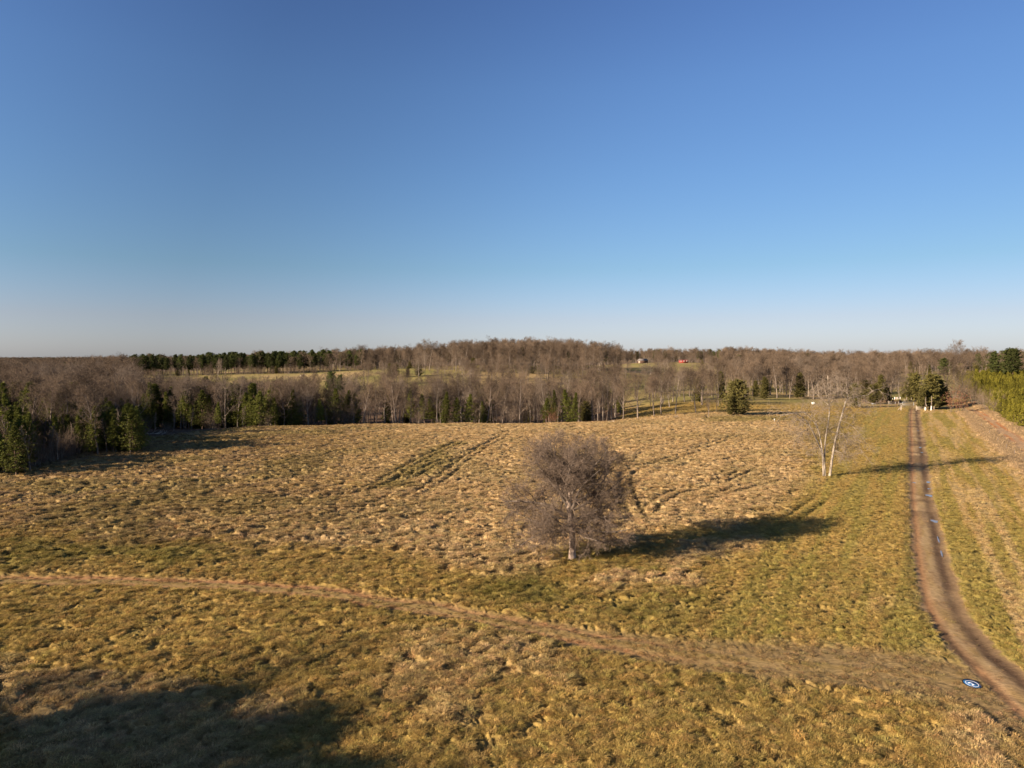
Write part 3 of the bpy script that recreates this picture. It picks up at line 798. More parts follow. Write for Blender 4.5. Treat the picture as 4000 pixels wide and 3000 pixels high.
def brush(seed, h, n, spread, leafy=None, name="thicket"):
    """many-stemmed leafless shrub"""
    rg = np.random.default_rng(seed)
    a = rg.uniform(0, 6.28, n); r = spread * np.sqrt(rg.uniform(size=n))
    st = np.stack([r * np.cos(a), r * np.sin(a), a * 0 - .1], -1)
    d = np.stack([np.cos(a) * r * .18, np.sin(a) * r * .18, np.ones(n)], -1) + rg.normal(0, .12, (n, 3)) * np.array([1, 1, 0])
    g = grow(seed, [dict(seg=4, wob=.09, tip=.3, n=1), dict(n=6, seg=3, len=.42, rad=.6, ang=34, t0=.25, wob=.15, up=.08, rmin=.012),
                    dict(n=6, seg=2, len=.5, rad=.6, ang=34, t0=.15, wob=.2, up=.05, rmin=.011)], start=st, sdir=d, slen=h * rg.uniform(.55, 1.1, n), srad=np.full(n, .035))
    v1, q1 = tubes(g[:1], (4,)); v2, q2 = tubes(g[1:], (3, 0))
    m1 = mesh_from(name + "_trunk", v1, q1, None, [M_BARK])
    m2 = mesh_from(name + "_crown", v2, q2, None, [M_TWIG])
    if leafy:
        tips = g[2][0][:, -1]; v3, t3, bv = needles(rg, tips[::2], np.full(len(tips[::2]), .22), 3, w=.4)
        m2 = mesh_from(name + "_crown", np.concatenate([v2, v3]), q2, t3 + len(v2), [leafy])
    return m1, m2

P_YOUNG = ([0, .15, .5, .8, 1], [.7, 1.0, .82, .42, .06]); P_TALL = ([0, .3, .7, 1], [.45, 1.0, .95, .35]); P_CEDAR = ([0, .1, .3, .45, .6, .8, .93, 1], [.7, 1.0, .95, .72, .82, .66, .36, .08])
KIT = {
 'bare': [hardwood(11 + i, 20 + (i % 3), (.46, .54, .40, .50, .58)[i % 5], (.20, .28, .34, .14, .24)[i % 5], 1.0, .026, False, (46, 56, 38, 50, 60)[i % 5]) for i in range(6)],
 'pale': [hardwood(41 + i, 20, (.42, .50, .46)[i], (.34, .22, .4)[i], .9, .027, True, (40, 52, 46)[i]) for i in range(3)],
 'young_pine': [conifer(61 + i, 11, (1.7, 2.3, 1.9, 2.6)[i], (.05, .05, .25, .12)[i], P_YOUNG, 170, 8, .38, M_PINE, w=.19) for i in range(4)],
 'tall_pine': [conifer(71 + i, 22, 4.4, .36 - .1 * (i % 2), P_TALL, 110, 9, .95, M_PINED, w=.20, gap=.5) for i in range(3)],
 'cedar': [conifer(81 + i, 11, (3.3, 2.2, 4.3)[i], .09, P_CEDAR, 230, 11, .58, M_CEDAR, w=.22, droop=.05) for i in range(3)],
 'plantation_pine': [conifer(91 + i, 6.2, 1.75, .04, ([0, .2, .6, 1], [.9, 1, .52, .05]), 80, 8, .42, M_PLANT, w=.17, name="plantation_pine") for i in range(3)],
 'thicket': [brush(101 + i, 5.5, 26, 1.8) for i in range(3)],
 'sapling': [hardwood(111 + i, 9, .26, .25, .62, .026, i == 1, 30, "sapling") for i in range(2)],
 'rust': [brush(121, 4.0, 16, 1.5, M_RUST, "rusty")],
}
NAME = {'bare': 'bare_tree', 'pale': 'pale_tree', 'young_pine': 'young_pine', 'tall_pine': 'tall_pine', 'cedar': 'cedar_tree', 'plantation_pine': 'plantation_pine', 'thicket': 'bare_thicket', 'sapling': 'sapling', 'rust': 'rusty_shrub'}
CATS = {'bare': 'tree', 'pale': 'tree', 'young_pine': 'pine', 'tall_pine': 'pine', 'cedar': 'cedar', 'plantation_pine': 'pine', 'thicket': 'shrub', 'sapling': 'tree', 'rust': 'shrub'}
HT = {'bare': 21, 'pale': 20, 'young_pine': 11, 'tall_pine': 22, 'cedar': 11, 'plantation_pine': 6.2, 'thicket': 5.5, 'sapling': 9, 'rust': 4.0}
PLACED = []                                              # (kind, variant, x, y, height factor, width factor, turn, zone, fixed label)
def put(kind, x, y, height, zone, label=None, wide=1.0, var=None):
    k = height / HT[kind]
    PLACED.append([kind, int(rng.integers(len(KIT[kind]))) if var is None else var, x, y, k, k * wide, rng.uniform(0, 6.28), zone, label])
def put_uv(kind, u, v, height, zone, label=None, wide=1.0, z=0.0, var=None, D=None):
    x, y = gp(u, v, z) if D is None else ud(u, D)
    put(kind, x, y, height, zone, label, wide, var)
def wood(u0, u1, D0, D1, gap, mix, zone, keep=None):
    """fill the ground between two sight lines and two distances, trees about gap metres apart"""
    area = abs((u1 - u0) * 1024 / 2212 / FPX) * (D1 * D1 - D0 * D0) / 2
    n = int(area / (gap * gap))
    D = np.sqrt(rng.uniform(D0 * D0, D1 * D1, n)); u = rng.uniform(u0, u1, n)
    kinds = list(mix); w = np.array([mix[k][0] for k in kinds], float); w /= w.sum()
    for i in range(n):
        x, y = ud(u[i], D[i])
        if keep is not None and not keep(u[i], D[i]): continue
        k = kinds[rng.choice(len(kinds), p=w)]
        lo, hi = mix[k][1:3]
        put(k, x, y, rng.uniform(lo, hi), zone, None, rng.uniform(.85, 1.2))
def edge(pts, gap, depth, mix, zone):
    """trees set along a line through the given (column, distance) points"""
    P = np.array([ud(u, D) for u, D in pts]); sg = np.hypot(*np.diff(P, axis=0).T); s = np.concatenate([[0], np.cumsum(sg)])
    t = 0.0; kinds = list(mix); w = np.array([mix[k][0] for k in kinds], float); w /= w.sum()
    while t < s[-1]:
        x = np.interp(t, s, P[:, 0]) + rng.normal(0, gap * .2); y = np.interp(t, s, P[:, 1]) + rng.uniform(0, depth)
        k = kinds[rng.choice(len(kinds), p=w)]
        put(k, x, y, rng.uniform(*mix[k][1:3]), zone, None, rng.uniform(.85, 1.2))
        t += gap * rng.uniform(.7, 1.3)

HB = (14, 20)
# the young pine wood on the west side of the field
edge([(-300, 113), (-60, 122), (80, 134), (180, 158), (260, 180)], 1.5, 5, {'thicket': (7, 3.6, 6.2), 'sapling': (3, 4, 8), 'young_pine': (1.3, 5, 8), 'rust': (.6, 2.5, 3.5)}, 'west edge')
wood(-300, 60, 122, 172, 2.35, {'young_pine': (9, 6, 11.5), 'sapling': (2, 6, 11)}, 'west wood')
wood(60, 300, 150, 215, 2.5, {'young_pine': (8, 6, 11.0), 'sapling': (1.2, 7, 10), 'bare': (.6, 13, 16)}, 'west wood')
wood(-350, 180, 172, 245, 3.6, {'young_pine': (8, 12, 16), 'bare': (1.6, 13, 17), 'pale': (.8, 13, 17)}, 'west wood')
edge([(280, 200), (340, 208), (420, 222)], 2.6, 3, {'sapling': (5, 5, 8), 'thicket': (3, 2.5, 4.5)}, 'northwest corner')
edge([(400, 226), (470, 229), (560, 231), (600, 235)], 2.8, 10, {'young_pine': (5, 5.5, 13), 'sapling': (2, 6, 10), 'bare': (1.4, 10, 15), 'thicket': (2, 4, 6)}, 'northwest corner')
wood(300, 640, 238, 300, 4.0, {'young_pine': (7, 12, 17), 'bare': (2.5, 13, 18), 'pale': (1.0, 14, 18)}, 'northwest wood')
wood(-350, 300, 246, 420, 7.6, {'bare': (7, 15, 21), 'pale': (2.2, 16, 22), 'young_pine': (1.3, 11, 15)}, 'far west wood')
wood(300, 600, 300, 400, 9.5, {'bare': (3, 12, 17), 'pale': (1, 12, 17.5), 'young_pine': (2, 11, 16)}, 'valley wood')
wood(-400, 290, 420, 820, 11.5, {'bare': (9, 14, 19), 'pale': (.8, 15, 19), 'tall_pine': (.4, 16, 19)}, 'far west wood')
# hedgerow wood beyond the crest of the field
edge([(610, 246), (800, 252), (1000, 254), (1180, 256), (1330, 254)], 3.0, 10, {'thicket': (4, 4.5, 8), 'sapling': (6, 7, 11.5), 'bare': (2.0, 12, 18), 'pale': (1.0, 12, 18.5), 'cedar': (.8, 6, 9)}, 'north hedgerow')
wood(600, 1340, 262, 320, 7.3, {'bare': (7, 13, 20.5), 'pale': (2, 13, 21), 'sapling': (3, 8, 12), 'young_pine': (1.2, 11, 16), 'cedar': (.5, 8, 11)}, 'valley wood')
wood(620, 1340, 320, 395, 14, {'bare': (5, 12, 18), 'pale': (1, 13, 18), 'cedar': (.4, 8, 11)}, 'valley wood')
for u, D, h in ((720, 262, 15), (745, 268, 14.5), (690, 250, 10.5), (960, 247, 12), (985, 249, 10), (1010, 251, 11.5), (1045, 256, 9), (1240, 250, 11.5), (1228, 255, 13), (1180, 252, 10), (835, 262, 12), (620, 250, 10), (648, 254, 11)):
    put('young_pine', *ud(u, D), h, 'north hedgerow', None, 1.1)
for u, D, h in ((715, 300, 23), (735, 297, 21.5), (1255, 300, 17.5), (961, 345, 16)):
    put('tall_pine', *ud(u, D), h, 'north hedgerow', None, .8)
put('rust', *ud(1192, 247), 4.2, 'north hedgerow', "low shrub with rust-brown leaves below the young pines of the hedgerow")
# far pine wood behind the sloping pasture, and woods on the mound
edge([(285, 578), (500, 586), (780, 604), (900, 608), (1000, 556), (1130, 524), (1340, 514)], 3.2, 5, {'thicket': (5, 3.5, 7), 'sapling': (2, 6, 9), 'cedar': (.5, 4, 7)}, 'far pine wood')
edge([(285, 585), (400, 590), (500, 592), (620, 600), (780, 610)], 5.5, 14, {'tall_pine': (8, 15, 19), 'bare': (2.2, 9, 13)}, 'far pine wood')
wood(280, 700, 600, 690, 9.5, {'tall_pine': (8, 15, 20), 'bare': (1.2, 14, 18)}, 'far pine wood')
edge([(620, 596), (790, 606), (900, 612)], 6, 10, {'bare': (6, 12, 17), 'tall_pine': (1, 12, 16)}, 'mound wood')
wood(690, 1000, 625, 980, 12, {'bare': (9, 15, 20), 'tall_pine': (.8, 16, 19)}, 'mound wood')
edge([(900, 575), (1000, 560), (1080, 545), (1130, 530), (1200, 525), (1340, 520)], 6.5, 14, {'bare': (8, 17, 23), 'pale': (1, 17, 22), 'cedar': (1, 8, 12)}, 'mound wood')
wood(980, 1340, 560, 720, 10.5, {'bare': (10, 17, 23), 'pale': (.8, 17, 22), 'tall_pine': (.5, 15, 19)}, 'mound wood')
for u, D, h in ((795, 505, 13), (847, 495, 12), (905, 500, 17), (918, 510, 16), (945, 525, 15), (905, 480, 14), (985, 540, 17), (1128, 455, 17), (1165, 430, 18), (1085, 470, 15), (1210, 440, 14), (470, 520, 15)):
    put('bare' if rng.uniform() < .6 else 'pale', *ud(u, D), h, 'pasture slope')
for u, D, h in ((842, 500, 10.5), (852, 502, 9.5), (880, 505, 8), (905, 508, 9.5)):
    put('cedar', *ud(u, D), h, 'pasture slope')
wood(640, 1000, 410, 470, 27, {'bare': (5, 11, 16), 'pale': (1.2, 12, 16)}, 'pasture slope')
wood(960, 1340, 400, 520, 18, {'bare': (6, 12, 18), 'pale': (1.2, 13, 18), 'cedar': (.3, 7, 9)}, 'pasture slope')
# right centre: open wood over pasture
edge([(1345, 252), (1400, 256), (1500, 262), (1545, 268)], 6.5, 12, {'bare': (4, 14, 18), 'pale': (2, 14, 18), 'sapling': (1, 7, 9)}, 'pasture grove')
put_uv('bare', 1531, 905, 11.5, 'pasture grove', "slender dark bare tree standing alone just left of the big spreading cedar", wide=.8)
wood(1340, 1560, 300, 420, 16, {'bare': (6, 12, 17), 'pale': (2, 12, 17), 'cedar': (.7, 8, 11)}, 'pasture grove')
wood(1330, 1700, 430, 700, 21, {'bare': (6, 12, 17), 'pale': (1, 13, 17), 'cedar': (.5, 7, 10)}, 'barn hill', keep=lambda u, D: not (1365 < u < 1412 or 1452 < u < 1515))
edge([(1380, 372), (1500, 372), (1620, 372), (1760, 368), (1900, 362)], 6.0, 12, {'bare': (5, 15, 20), 'pale': (2, 15, 20), 'sapling': (1, 7, 11), 'cedar': (1.2, 9, 13)}, 'east tree line')
wood(1560, 1940, 385, 560, 10.5, {'bare': (9, 15, 20), 'pale': (1.5, 16, 20), 'cedar': (.7, 9, 12)}, 'east wood')
wood(1560, 2240, 580, 980, 13.5, {'bare': (10, 15, 21), 'cedar': (.6, 9, 13), 'tall_pine': (.4, 16, 20)}, 'far east wood')
edge([(1320, 930), (1450, 925), (1600, 905)], 6.5, 30, {'bare': (9, 14, 19), 'tall_pine': (.6, 14, 18)}, 'barn hill')
edge([(1495, 800), (1560, 790)], 7, 8, {'cedar': (4, 6, 8), 'bare': (2, 6, 9)}, 'barn hill')
for u, D, h in ((1508, 330, 13), (1560, 345, 14.5), (1650, 352, 12), (1890, 330, 10), (1905, 340, 14), (1730, 385, 14)):
    put('cedar', *ud(u, D), h, 'east tree line', None, .75, var=1)
# fence corner by the gate
put_uv('cedar', 1592, 899, 12.8, 'pasture grove', "largest dark spreading cedar at the field edge, with drooping boughs and a short pale trunk", wide=1.25, var=2)
put_uv('cedar', 1577, 900, 7.0, 'pasture grove', "small cedar tucked under the largest spreading cedar", wide=.8, var=0)
for u, v, h, w, lb in ((2008, 884, 15.0, 1.35, "broad dark green cedar behind the white-based trunks by the gate"), (2030, 882, 12.5, 1.3, "dense dark cedar between the broad gate cedar and the red-brown oak"), (1990, 885, 9.5, .9, "low cedar on the gate side of the broad dark cedar"),
                    (1848, 882, 10.5, .7, "narrow dark cedar in front of the white tank by the fence"), (1884, 872, 9.0, 1.1, "round cedar behind the rusty bushes by the pens"), (1975, 868, 14.0, .9, "olive-brown cedar showing over the pens at the end of the farm road"), (1955, 862, 9, 1, "small olive cedar behind the stock pens"), (2022, 876, 14, 1.2, "dark cedar rising behind the broad gate cedar"), (1915, 868, 7.5, 1.2, "low dark cedar at the hedge above the hitching frame")):
    put_uv('cedar', u, v, h, 'gate corner', lb, wide=w)
for u, D, h in ((1895, 345, 15), (1925, 350, 17), (1945, 340, 13), (1960, 360, 14), (2045, 330, 15), (2065, 345, 14), (2080, 350, 15), (1915, 375, 16), (1990, 365, 15)):
    put('pale' if rng.uniform() < .45 else 'bare', *ud(u, D), h, 'gate corner')
for u, v, h in ((2085, 872, 6), (2105, 876, 6.5), (2118, 880, 5.5), (2130, 884, 6), (2145, 893, 6.5), (2155, 897, 5), (2095, 868, 7), (2070, 868, 7), (2058, 866, 7.5), (2082, 862, 7.5)):
    put_uv('thicket', u, v, h, 'plantation edge', None, wide=1.15)
for u, v, h in ((2180, 905, 3.6), (2192, 915, 3.4), (2206, 925, 4.2), (2222, 934, 4), (2165, 900, 4.2), (2240, 946, 4.2)):
    put_uv('cedar', u, v, h, 'plantation edge', None, wide=1.3)
put_uv('rust', 2066, 892, 7.2, 'gate corner', "round red-brown young oak still holding leaves at the start of the clay track", wide=.95)
for u, v, h in ((1868, 871, 2.2), (1878, 871, 2.5), (1893, 871, 2.8), (1902, 872, 2.6)):
    put_uv('rust', u, v, h, 'gate corner', None, wide=1.2)
# plantation: rows of young pines climbing the rise
for i in range(60):
    for j in range(125):
        a = i * 3.5; b = j * 2.9
        x = 154 + a * _rd[1] + b * _rd[0]; y = 212 - a * _rd[0] * .6 + b * _rd[1]
        if y < 120: continue
        x += rng.normal(0, .25); y += rng.normal(0, .35)
        cu = (x / y * FPX + 512) * 2212 / 1024
        if cu < 2068 or cu > 2300 or y > 462: continue
        # keep clear of the clay track
        dd = min(math.hypot(x - p[0], y - p[1]) for p in CLAY[::3])
        if dd < 8: continue
        put('plantation_pine', x, y, rng.uniform(4.6, 7.6), 'plantation')
edge([(2050, 468), (2120, 474), (2230, 468)], 3.6, 10, {'cedar': (3, 8, 12), 'bare': (3, 13, 18), 'tall_pine': (1, 14, 18)}, 'plantation edge')
for u, D, h in ((2150, 440, 19), (2176, 430, 21), (2183, 436, 18.5), (2188, 425, 21)):
    put('tall_pine', *ud(u, D), h, 'plantation edge', None, 1.25)
put('bare', *ud(2070, 480), 24, 'far east wood', "tall bare tree rising above the skyline behind the plantation")
# tall trees out of frame to the south-west, whose shadows fall across the near grass
OFF = [(-66, 11, 22, 'tall_pine'), (-60, 9, 20, 'tall_pine'), (-74, 6.5, 22, 'tall_pine'), (-68, 7, 18, 'cedar'), (-60, 4, 20, 'cedar'), (-71, 5, 22, 'tall_pine'), (-80, 6, 24, 'tall_pine'), (-88, 8, 26, 'tall_pine'), (-70, 10, 20.5, 'bare'), (-66, 6, 20, 'bare'), (-79, 10, 23, 'bare'), (-84, 5, 24, 'bare'), (-76, 1, 22, 'tall_pine'), (-92, 2, 25, 'bare'), (-62, 2, 18, 'tall_pine')]
for x, y, h, k in OFF:
    put(k, x, y, h, 'off south-west', None, 1.25)

# far ridges and everything beyond the named trees goes into one far forest
FAR = []
def far_forest(u0, u1, D0, D1, gap, mix, hs):
    area = abs((u1 - u0) * 1024 / 2212 / FPX) * (D1 * D1 - D0 * D0) / 2
    n = min(int(area / (gap * gap)), 14000)
    D = np.sqrt(rng.uniform(D0 * D0, D1 * D1, n)); u = rng.uniform(u0, u1, n)
    for i in range(n):
        x, y = ud(u[i], D[i]); FAR.append((0 if rng.uniform() < mix else 1, x, y, rng.uniform(*hs)))
far_forest(-450, 290, 820, 1500, 15, .93, (15, 20))
far_forest(280, 900, 760, 1400, 15, .85, (14, 18))
far_forest(900, 2700, 980, 1500, 15, .9, (15, 20))
far_forest(-450, 2700, 1500, 2600, 20, .75, (14, 20))
far_forest(-450, 2700, 2600, 4200, 33, .5, (15, 21))
far_forest(250, 900, 1900, 2500, 17, .02, (17, 20))
far_forest(-450, 2700, 4200, 7500, 60, .5, (15, 22))

# ------------------------------------------------------------------ turn the list of trees into things
PX = np.array([p[2] for p in PLACED]); PY = np.array([p[3] for p in PLACED]); PZ = H(PX, PY)
def describe(p, x, y):
    """where it stands and how it looks, in words"""
    kind, var, _, _, k, kw, rot, zone, lab = p
    u = (x / y * FPX + 512) * 2212 / 1024
    h = k * HT[kind]
    tall = {'bare': (13, 15.5, 18), 'pale': (14, 16.5, 19), 'young_pine': (8, 10.5, 13), 'tall_pine': (15, 17, 20), 'cedar': (6, 9, 12), 'plantation_pine': (5.9, 6.4, 6.9), 'thicket': (3.5, 5, 6.3), 'sapling': (5.5, 7.5, 9.5), 'rust': (2.4, 3, 4)}[kind]
    size = ('stunted', 'middling', 'tall', 'lofty')[sum(h > t for t in tall)]
    form = {'bare': ('upright', 'wide-crowned', 'slim', 'low-forking', 'broad domed', 'oval'), 'pale': ('slim white-barked', 'wide white-barked', 'high-crowned white-barked'),
            'young_pine': ('bushy', 'full', 'pointed', 'loose'), 'tall_pine': ('bare-stemmed', 'deep-crowned', 'flat-topped'), 'cedar': ('conical', 'columnar', 'broad'),
            'plantation_pine': ('conical', 'bushy', 'pointed'), 'thicket': ('tangled', 'many-stemmed', 'spiky'), 'sapling': ('dark', 'pale'), 'rust': ('russet',)}[kind][var]
    what = {'bare': 'leafless hardwood', 'pale': 'leafless tree', 'young_pine': 'green pine', 'tall_pine': 'pine', 'cedar': 'cedar', 'plantation_pine': 'yellow-green pine', 'thicket': 'bare thicket', 'sapling': 'bare sapling', 'rust': 'shrub'}[kind]
    marks = ((0, 'at the photo edge'), (130, 'near the left edge'), (290, 'before the fallen branches'), (360, 'above the fallen branches'), (470, 'over the field corner'), (600, 'right of the field corner'), (700, 'left of the twin pines'),
             (760, 'by the twin pines'), (860, 'right of the twin pines'), (950, 'beside the bright pines'), (1030, 'over the bright pines'), (1100, 'left of the lone tree'), (1180, 'over the lone tree'), (1270, 'past the lone tree'), (1350, 'right of the lone tree'),
             (1430, 'below the dark barn'), (1500, 'below the red containers'), (1560, 'left of the big cedar'), (1640, 'by the big cedar'), (1720, 'near the feed tub'), (1790, 'behind the feed tub'), (1860, 'behind the leaning trunks'), (1940, 'by the stock pens'), (2010, 'by the road gate'),
             (2080, 'by the red-brown oak'), (2120, 'over the clay track'), (2180, 'by the tall pine pair'), (2260, 'at the right edge'))
    i = max(range(len(marks)), key=lambda j: marks[j][0] if marks[j][0] <= max(u, 0) else -1)
    where = marks[i][1]
    lo = marks[i][0]; hi = marks[i + 1][0] if i + 1 < len(marks) else lo + 90
    depth = {'west edge': 'wood fringe', 'west wood': 'young wood', 'northwest corner': 'field margin', 'northwest wood': 'mixed wood', 'far west wood': 'far grey wood', 'valley wood': 'valley wood', 'north hedgerow': 'hedgerow',
             'far pine wood': 'far pine wood', 'mound wood': 'mound wood', 'pasture slope': 'pasture slope', 'pasture grove': 'open grove', 'barn hill': 'barn hill', 'east tree line': 'far tree line', 'east wood': 'east wood', 'far east wood': 'skyline wood',
             'gate corner': 'gate corner', 'plantation edge': 'plantation edge', 'plantation': 'plantation', 'off south-west': 'shade trees'}[zone]
    dr = ZONE_D[zone]; q = (math.hypot(x, y) - dr[0]) / (dr[1] - dr[0] + 1e-6)
    row = ('front', 'near', 'middle', 'deep', 'rear')[int(min(max(q, 0), .999) * 5)]
    side = ('west', 'centre', 'east')[int(min(max((u - lo) / (hi - lo), 0), .999) * 3)]
    return f"{size} {form} {what}, {row} {depth}, {side} part {where}"
ZONE_D = {}
for p in PLACED:
    d = math.hypot(p[2], p[3]); a = ZONE_D.get(p[7], (1e9, 0)); ZONE_D[p[7]] = (min(a[0], d), max(a[1], d))
KIND_LIMIT = {'bare': 290, 'pale': 110, 'young_pine': 290, 'tall_pine': 110, 'cedar': 150, 'plantation_pine': 290, 'thicket': 110, 'sapling': 110, 'rust': 30}
FAMILY = {k: k for k in KIT}
order = sorted(range(len(PLACED)), key=lambda i: -(PLACED[i][4] * HT[PLACED[i][0]] / max(PY[i], 20) + (10 if PLACED[i][8] or PLACED[i][7] == 'off south-west' else 0)))
made = {k: 0 for k in KIT}
SECOND = []
for i in order:
    p = PLACED[i]; kind, var, x, y, k, kw, rot, zone, lab = p
    # a tree that stands wholly beside the picture throws its shadow but needs no entry of its own
    u = (x / y * FPX + 512)
    inview = zone == 'off south-west' or -30 < u < 1054
    if made[kind] >= KIND_LIMIT[kind] or not inview:
        SECOND.append((kind, var, x, y, PZ[i], k, kw, rot)); continue
    made[kind] += 1
    r = link(NAME[kind], None, None, (x, y, PZ[i] - 0.1))
    r.rotation_euler = (rng.normal(0, .035), rng.normal(0, .035), rot); r.scale = (kw, kw * rng.uniform(.85, 1.15), k)
    r["label"] = lab or describe(p, x, y); r["category"] = CATS[kind]; r["group"] = f"{NAME[kind].replace('_', ' ')}s, {zone}"
    tm, cm = KIT[kind][var]
    link("trunk" if kind not in ('thicket', 'rust') else "stems", tm, r); link("crown", cm, r)
# trees that would share a label are told apart by their order from west to east
_by = {}
for o in COL.objects:
    if o.parent is None and "label" in o and o.get("group", "").split(",")[0] and o.type == 'EMPTY': _by.setdefault(o["label"], []).append(o)
_ORD = ('first', 'second', 'third', 'fourth', 'fifth', 'sixth', 'seventh', 'eighth', 'ninth', 'tenth', 'eleventh', 'twelfth', 'thirteenth', 'fourteenth')
for lb, os_ in _by.items():
    if len(os_) < 2 or len(os_) > len(_ORD): continue
    os_.sort(key=lambda o: o.location.x / o.location.y)
    for k, o in enumerate(os_):
        for sd in ('west part', 'centre part', 'east part'):
            if sd in lb:
                nl = lb.replace(sd, _ORD[k] + ' from ' + sd.split()[0])
                if sd == 'centre part': nl = lb.replace(sd, 'centre ' + _ORD[k])
                if len(nl.replace('-', ' x').split()) <= 19 and len(nl.split()) <= 16: o["label"] = nl
print("trees as things", made, "others", len(SECOND), "far", len(FAR))
# the rest of each wood
FOREST = bpy.data.collections.new("forest_sources")
src_index = {}
def whole(name, tm, cm):
    o = bpy.data.objects.new(name, None); return o
def joined(tm, cm, name):
    va = np.zeros(len(tm.vertices) * 3); tm.vertices.foreach_get("co", va); vb = np.zeros(len(cm.vertices) * 3); cm.vertices.foreach_get("co", vb)
    def faces(me):
        ls = np.zeros(len(me.loops), np.int32); me.loops.foreach_get("vertex_index", ls); st = np.zeros(len(me.polygons), np.int32); me.polygons.foreach_get("loop_total", st)
        so = np.zeros(len(me.polygons), np.int32); me.polygons.foreach_get("loop_start", so)
        q = so[st == 4]; t = so[st == 3]
        return ls[q[:, None] + np.arange(4)], ls[t[:, None] + np.arange(3)]
    qa, ta = faces(tm); qb, tb = faces(cm); n = len(tm.vertices)
    bv = np.full(n + len(cm.vertices), .5, np.float32)
    if "bv" in cm.attributes:
        t = np.zeros(len(cm.vertices), np.float32); cm.attributes["bv"].data.foreach_get("value", t); bv[n:] = t
    me = mesh_from(name, np.concatenate([va.reshape(-1, 3), vb.reshape(-1, 3)]), np.concatenate([qa, qb + n]), np.concatenate([ta, tb + n]), [tm.materials[0], cm.materials[0]], bv=bv)
    mi = np.concatenate([np.zeros(len(qa)), np.ones(len(qb)), np.zeros(len(ta)), np.ones(len(tb))]).astype(np.int32)
    me.polygons.foreach_set("material_index", mi)
    return me
_srcs = {}
def source(group, kinds):
    c = bpy.data.collections.new(group); idx = {}; n = 0
    for kd in kinds:
        for v, (tm, cm) in enumerate(KIT[kd]):
            o = bpy.data.objects.new("%03d_%s" % (n, kd), joined(tm, cm, kd)); c.objects.link(o); idx[(kd, v)] = n; n += 1
    return c, idx
for nm, kinds, label in (("grey_woods", ['bare', 'pale', 'sapling', 'thicket'], "massed grey leafless trees of the farther woods"),
                         ("pine_woods", ['young_pine', 'tall_pine', 'cedar', 'rust'], "massed dark evergreens among the farther woods"),
                         ("young_plantation", ['plantation_pine'], "upper rows of yellow-green planted pines")):
    c, idx = source(nm + "_sources", kinds)
    S = [s for s in SECOND if s[0] in kinds]
    F = [f for f in FAR if (f[0] == 0 and nm == "grey_woods") or (f[0] == 1 and nm == "pine_woods")]
    if F:
        fx = np.array([f[1] for f in F]); fy = np.array([f[2] for f in F]); fz = H(fx, fy)
        kd = 'bare' if nm == "grey_woods" else 'tall_pine'
        for f, z in zip(F, fz):
            k = f[3] / HT[kd]; wd = k * (1.25 if f[2] > 1500 else 1.05)
            S.append((kd, int(rng.integers(len(KIT[kd]))), f[1], f[2], z, k, wd, rng.uniform(0, 6.28)))
    if not S: continue
    pts = [(s[2], s[3], s[4] - .1) for s in S]
    instancer(nm, c, pts, [(0, 0, s[7]) for s in S], [(s[6], s[6], s[5]) for s in S], None, label, pick=np.array([idx[(s[0], s[1])] for s in S]))

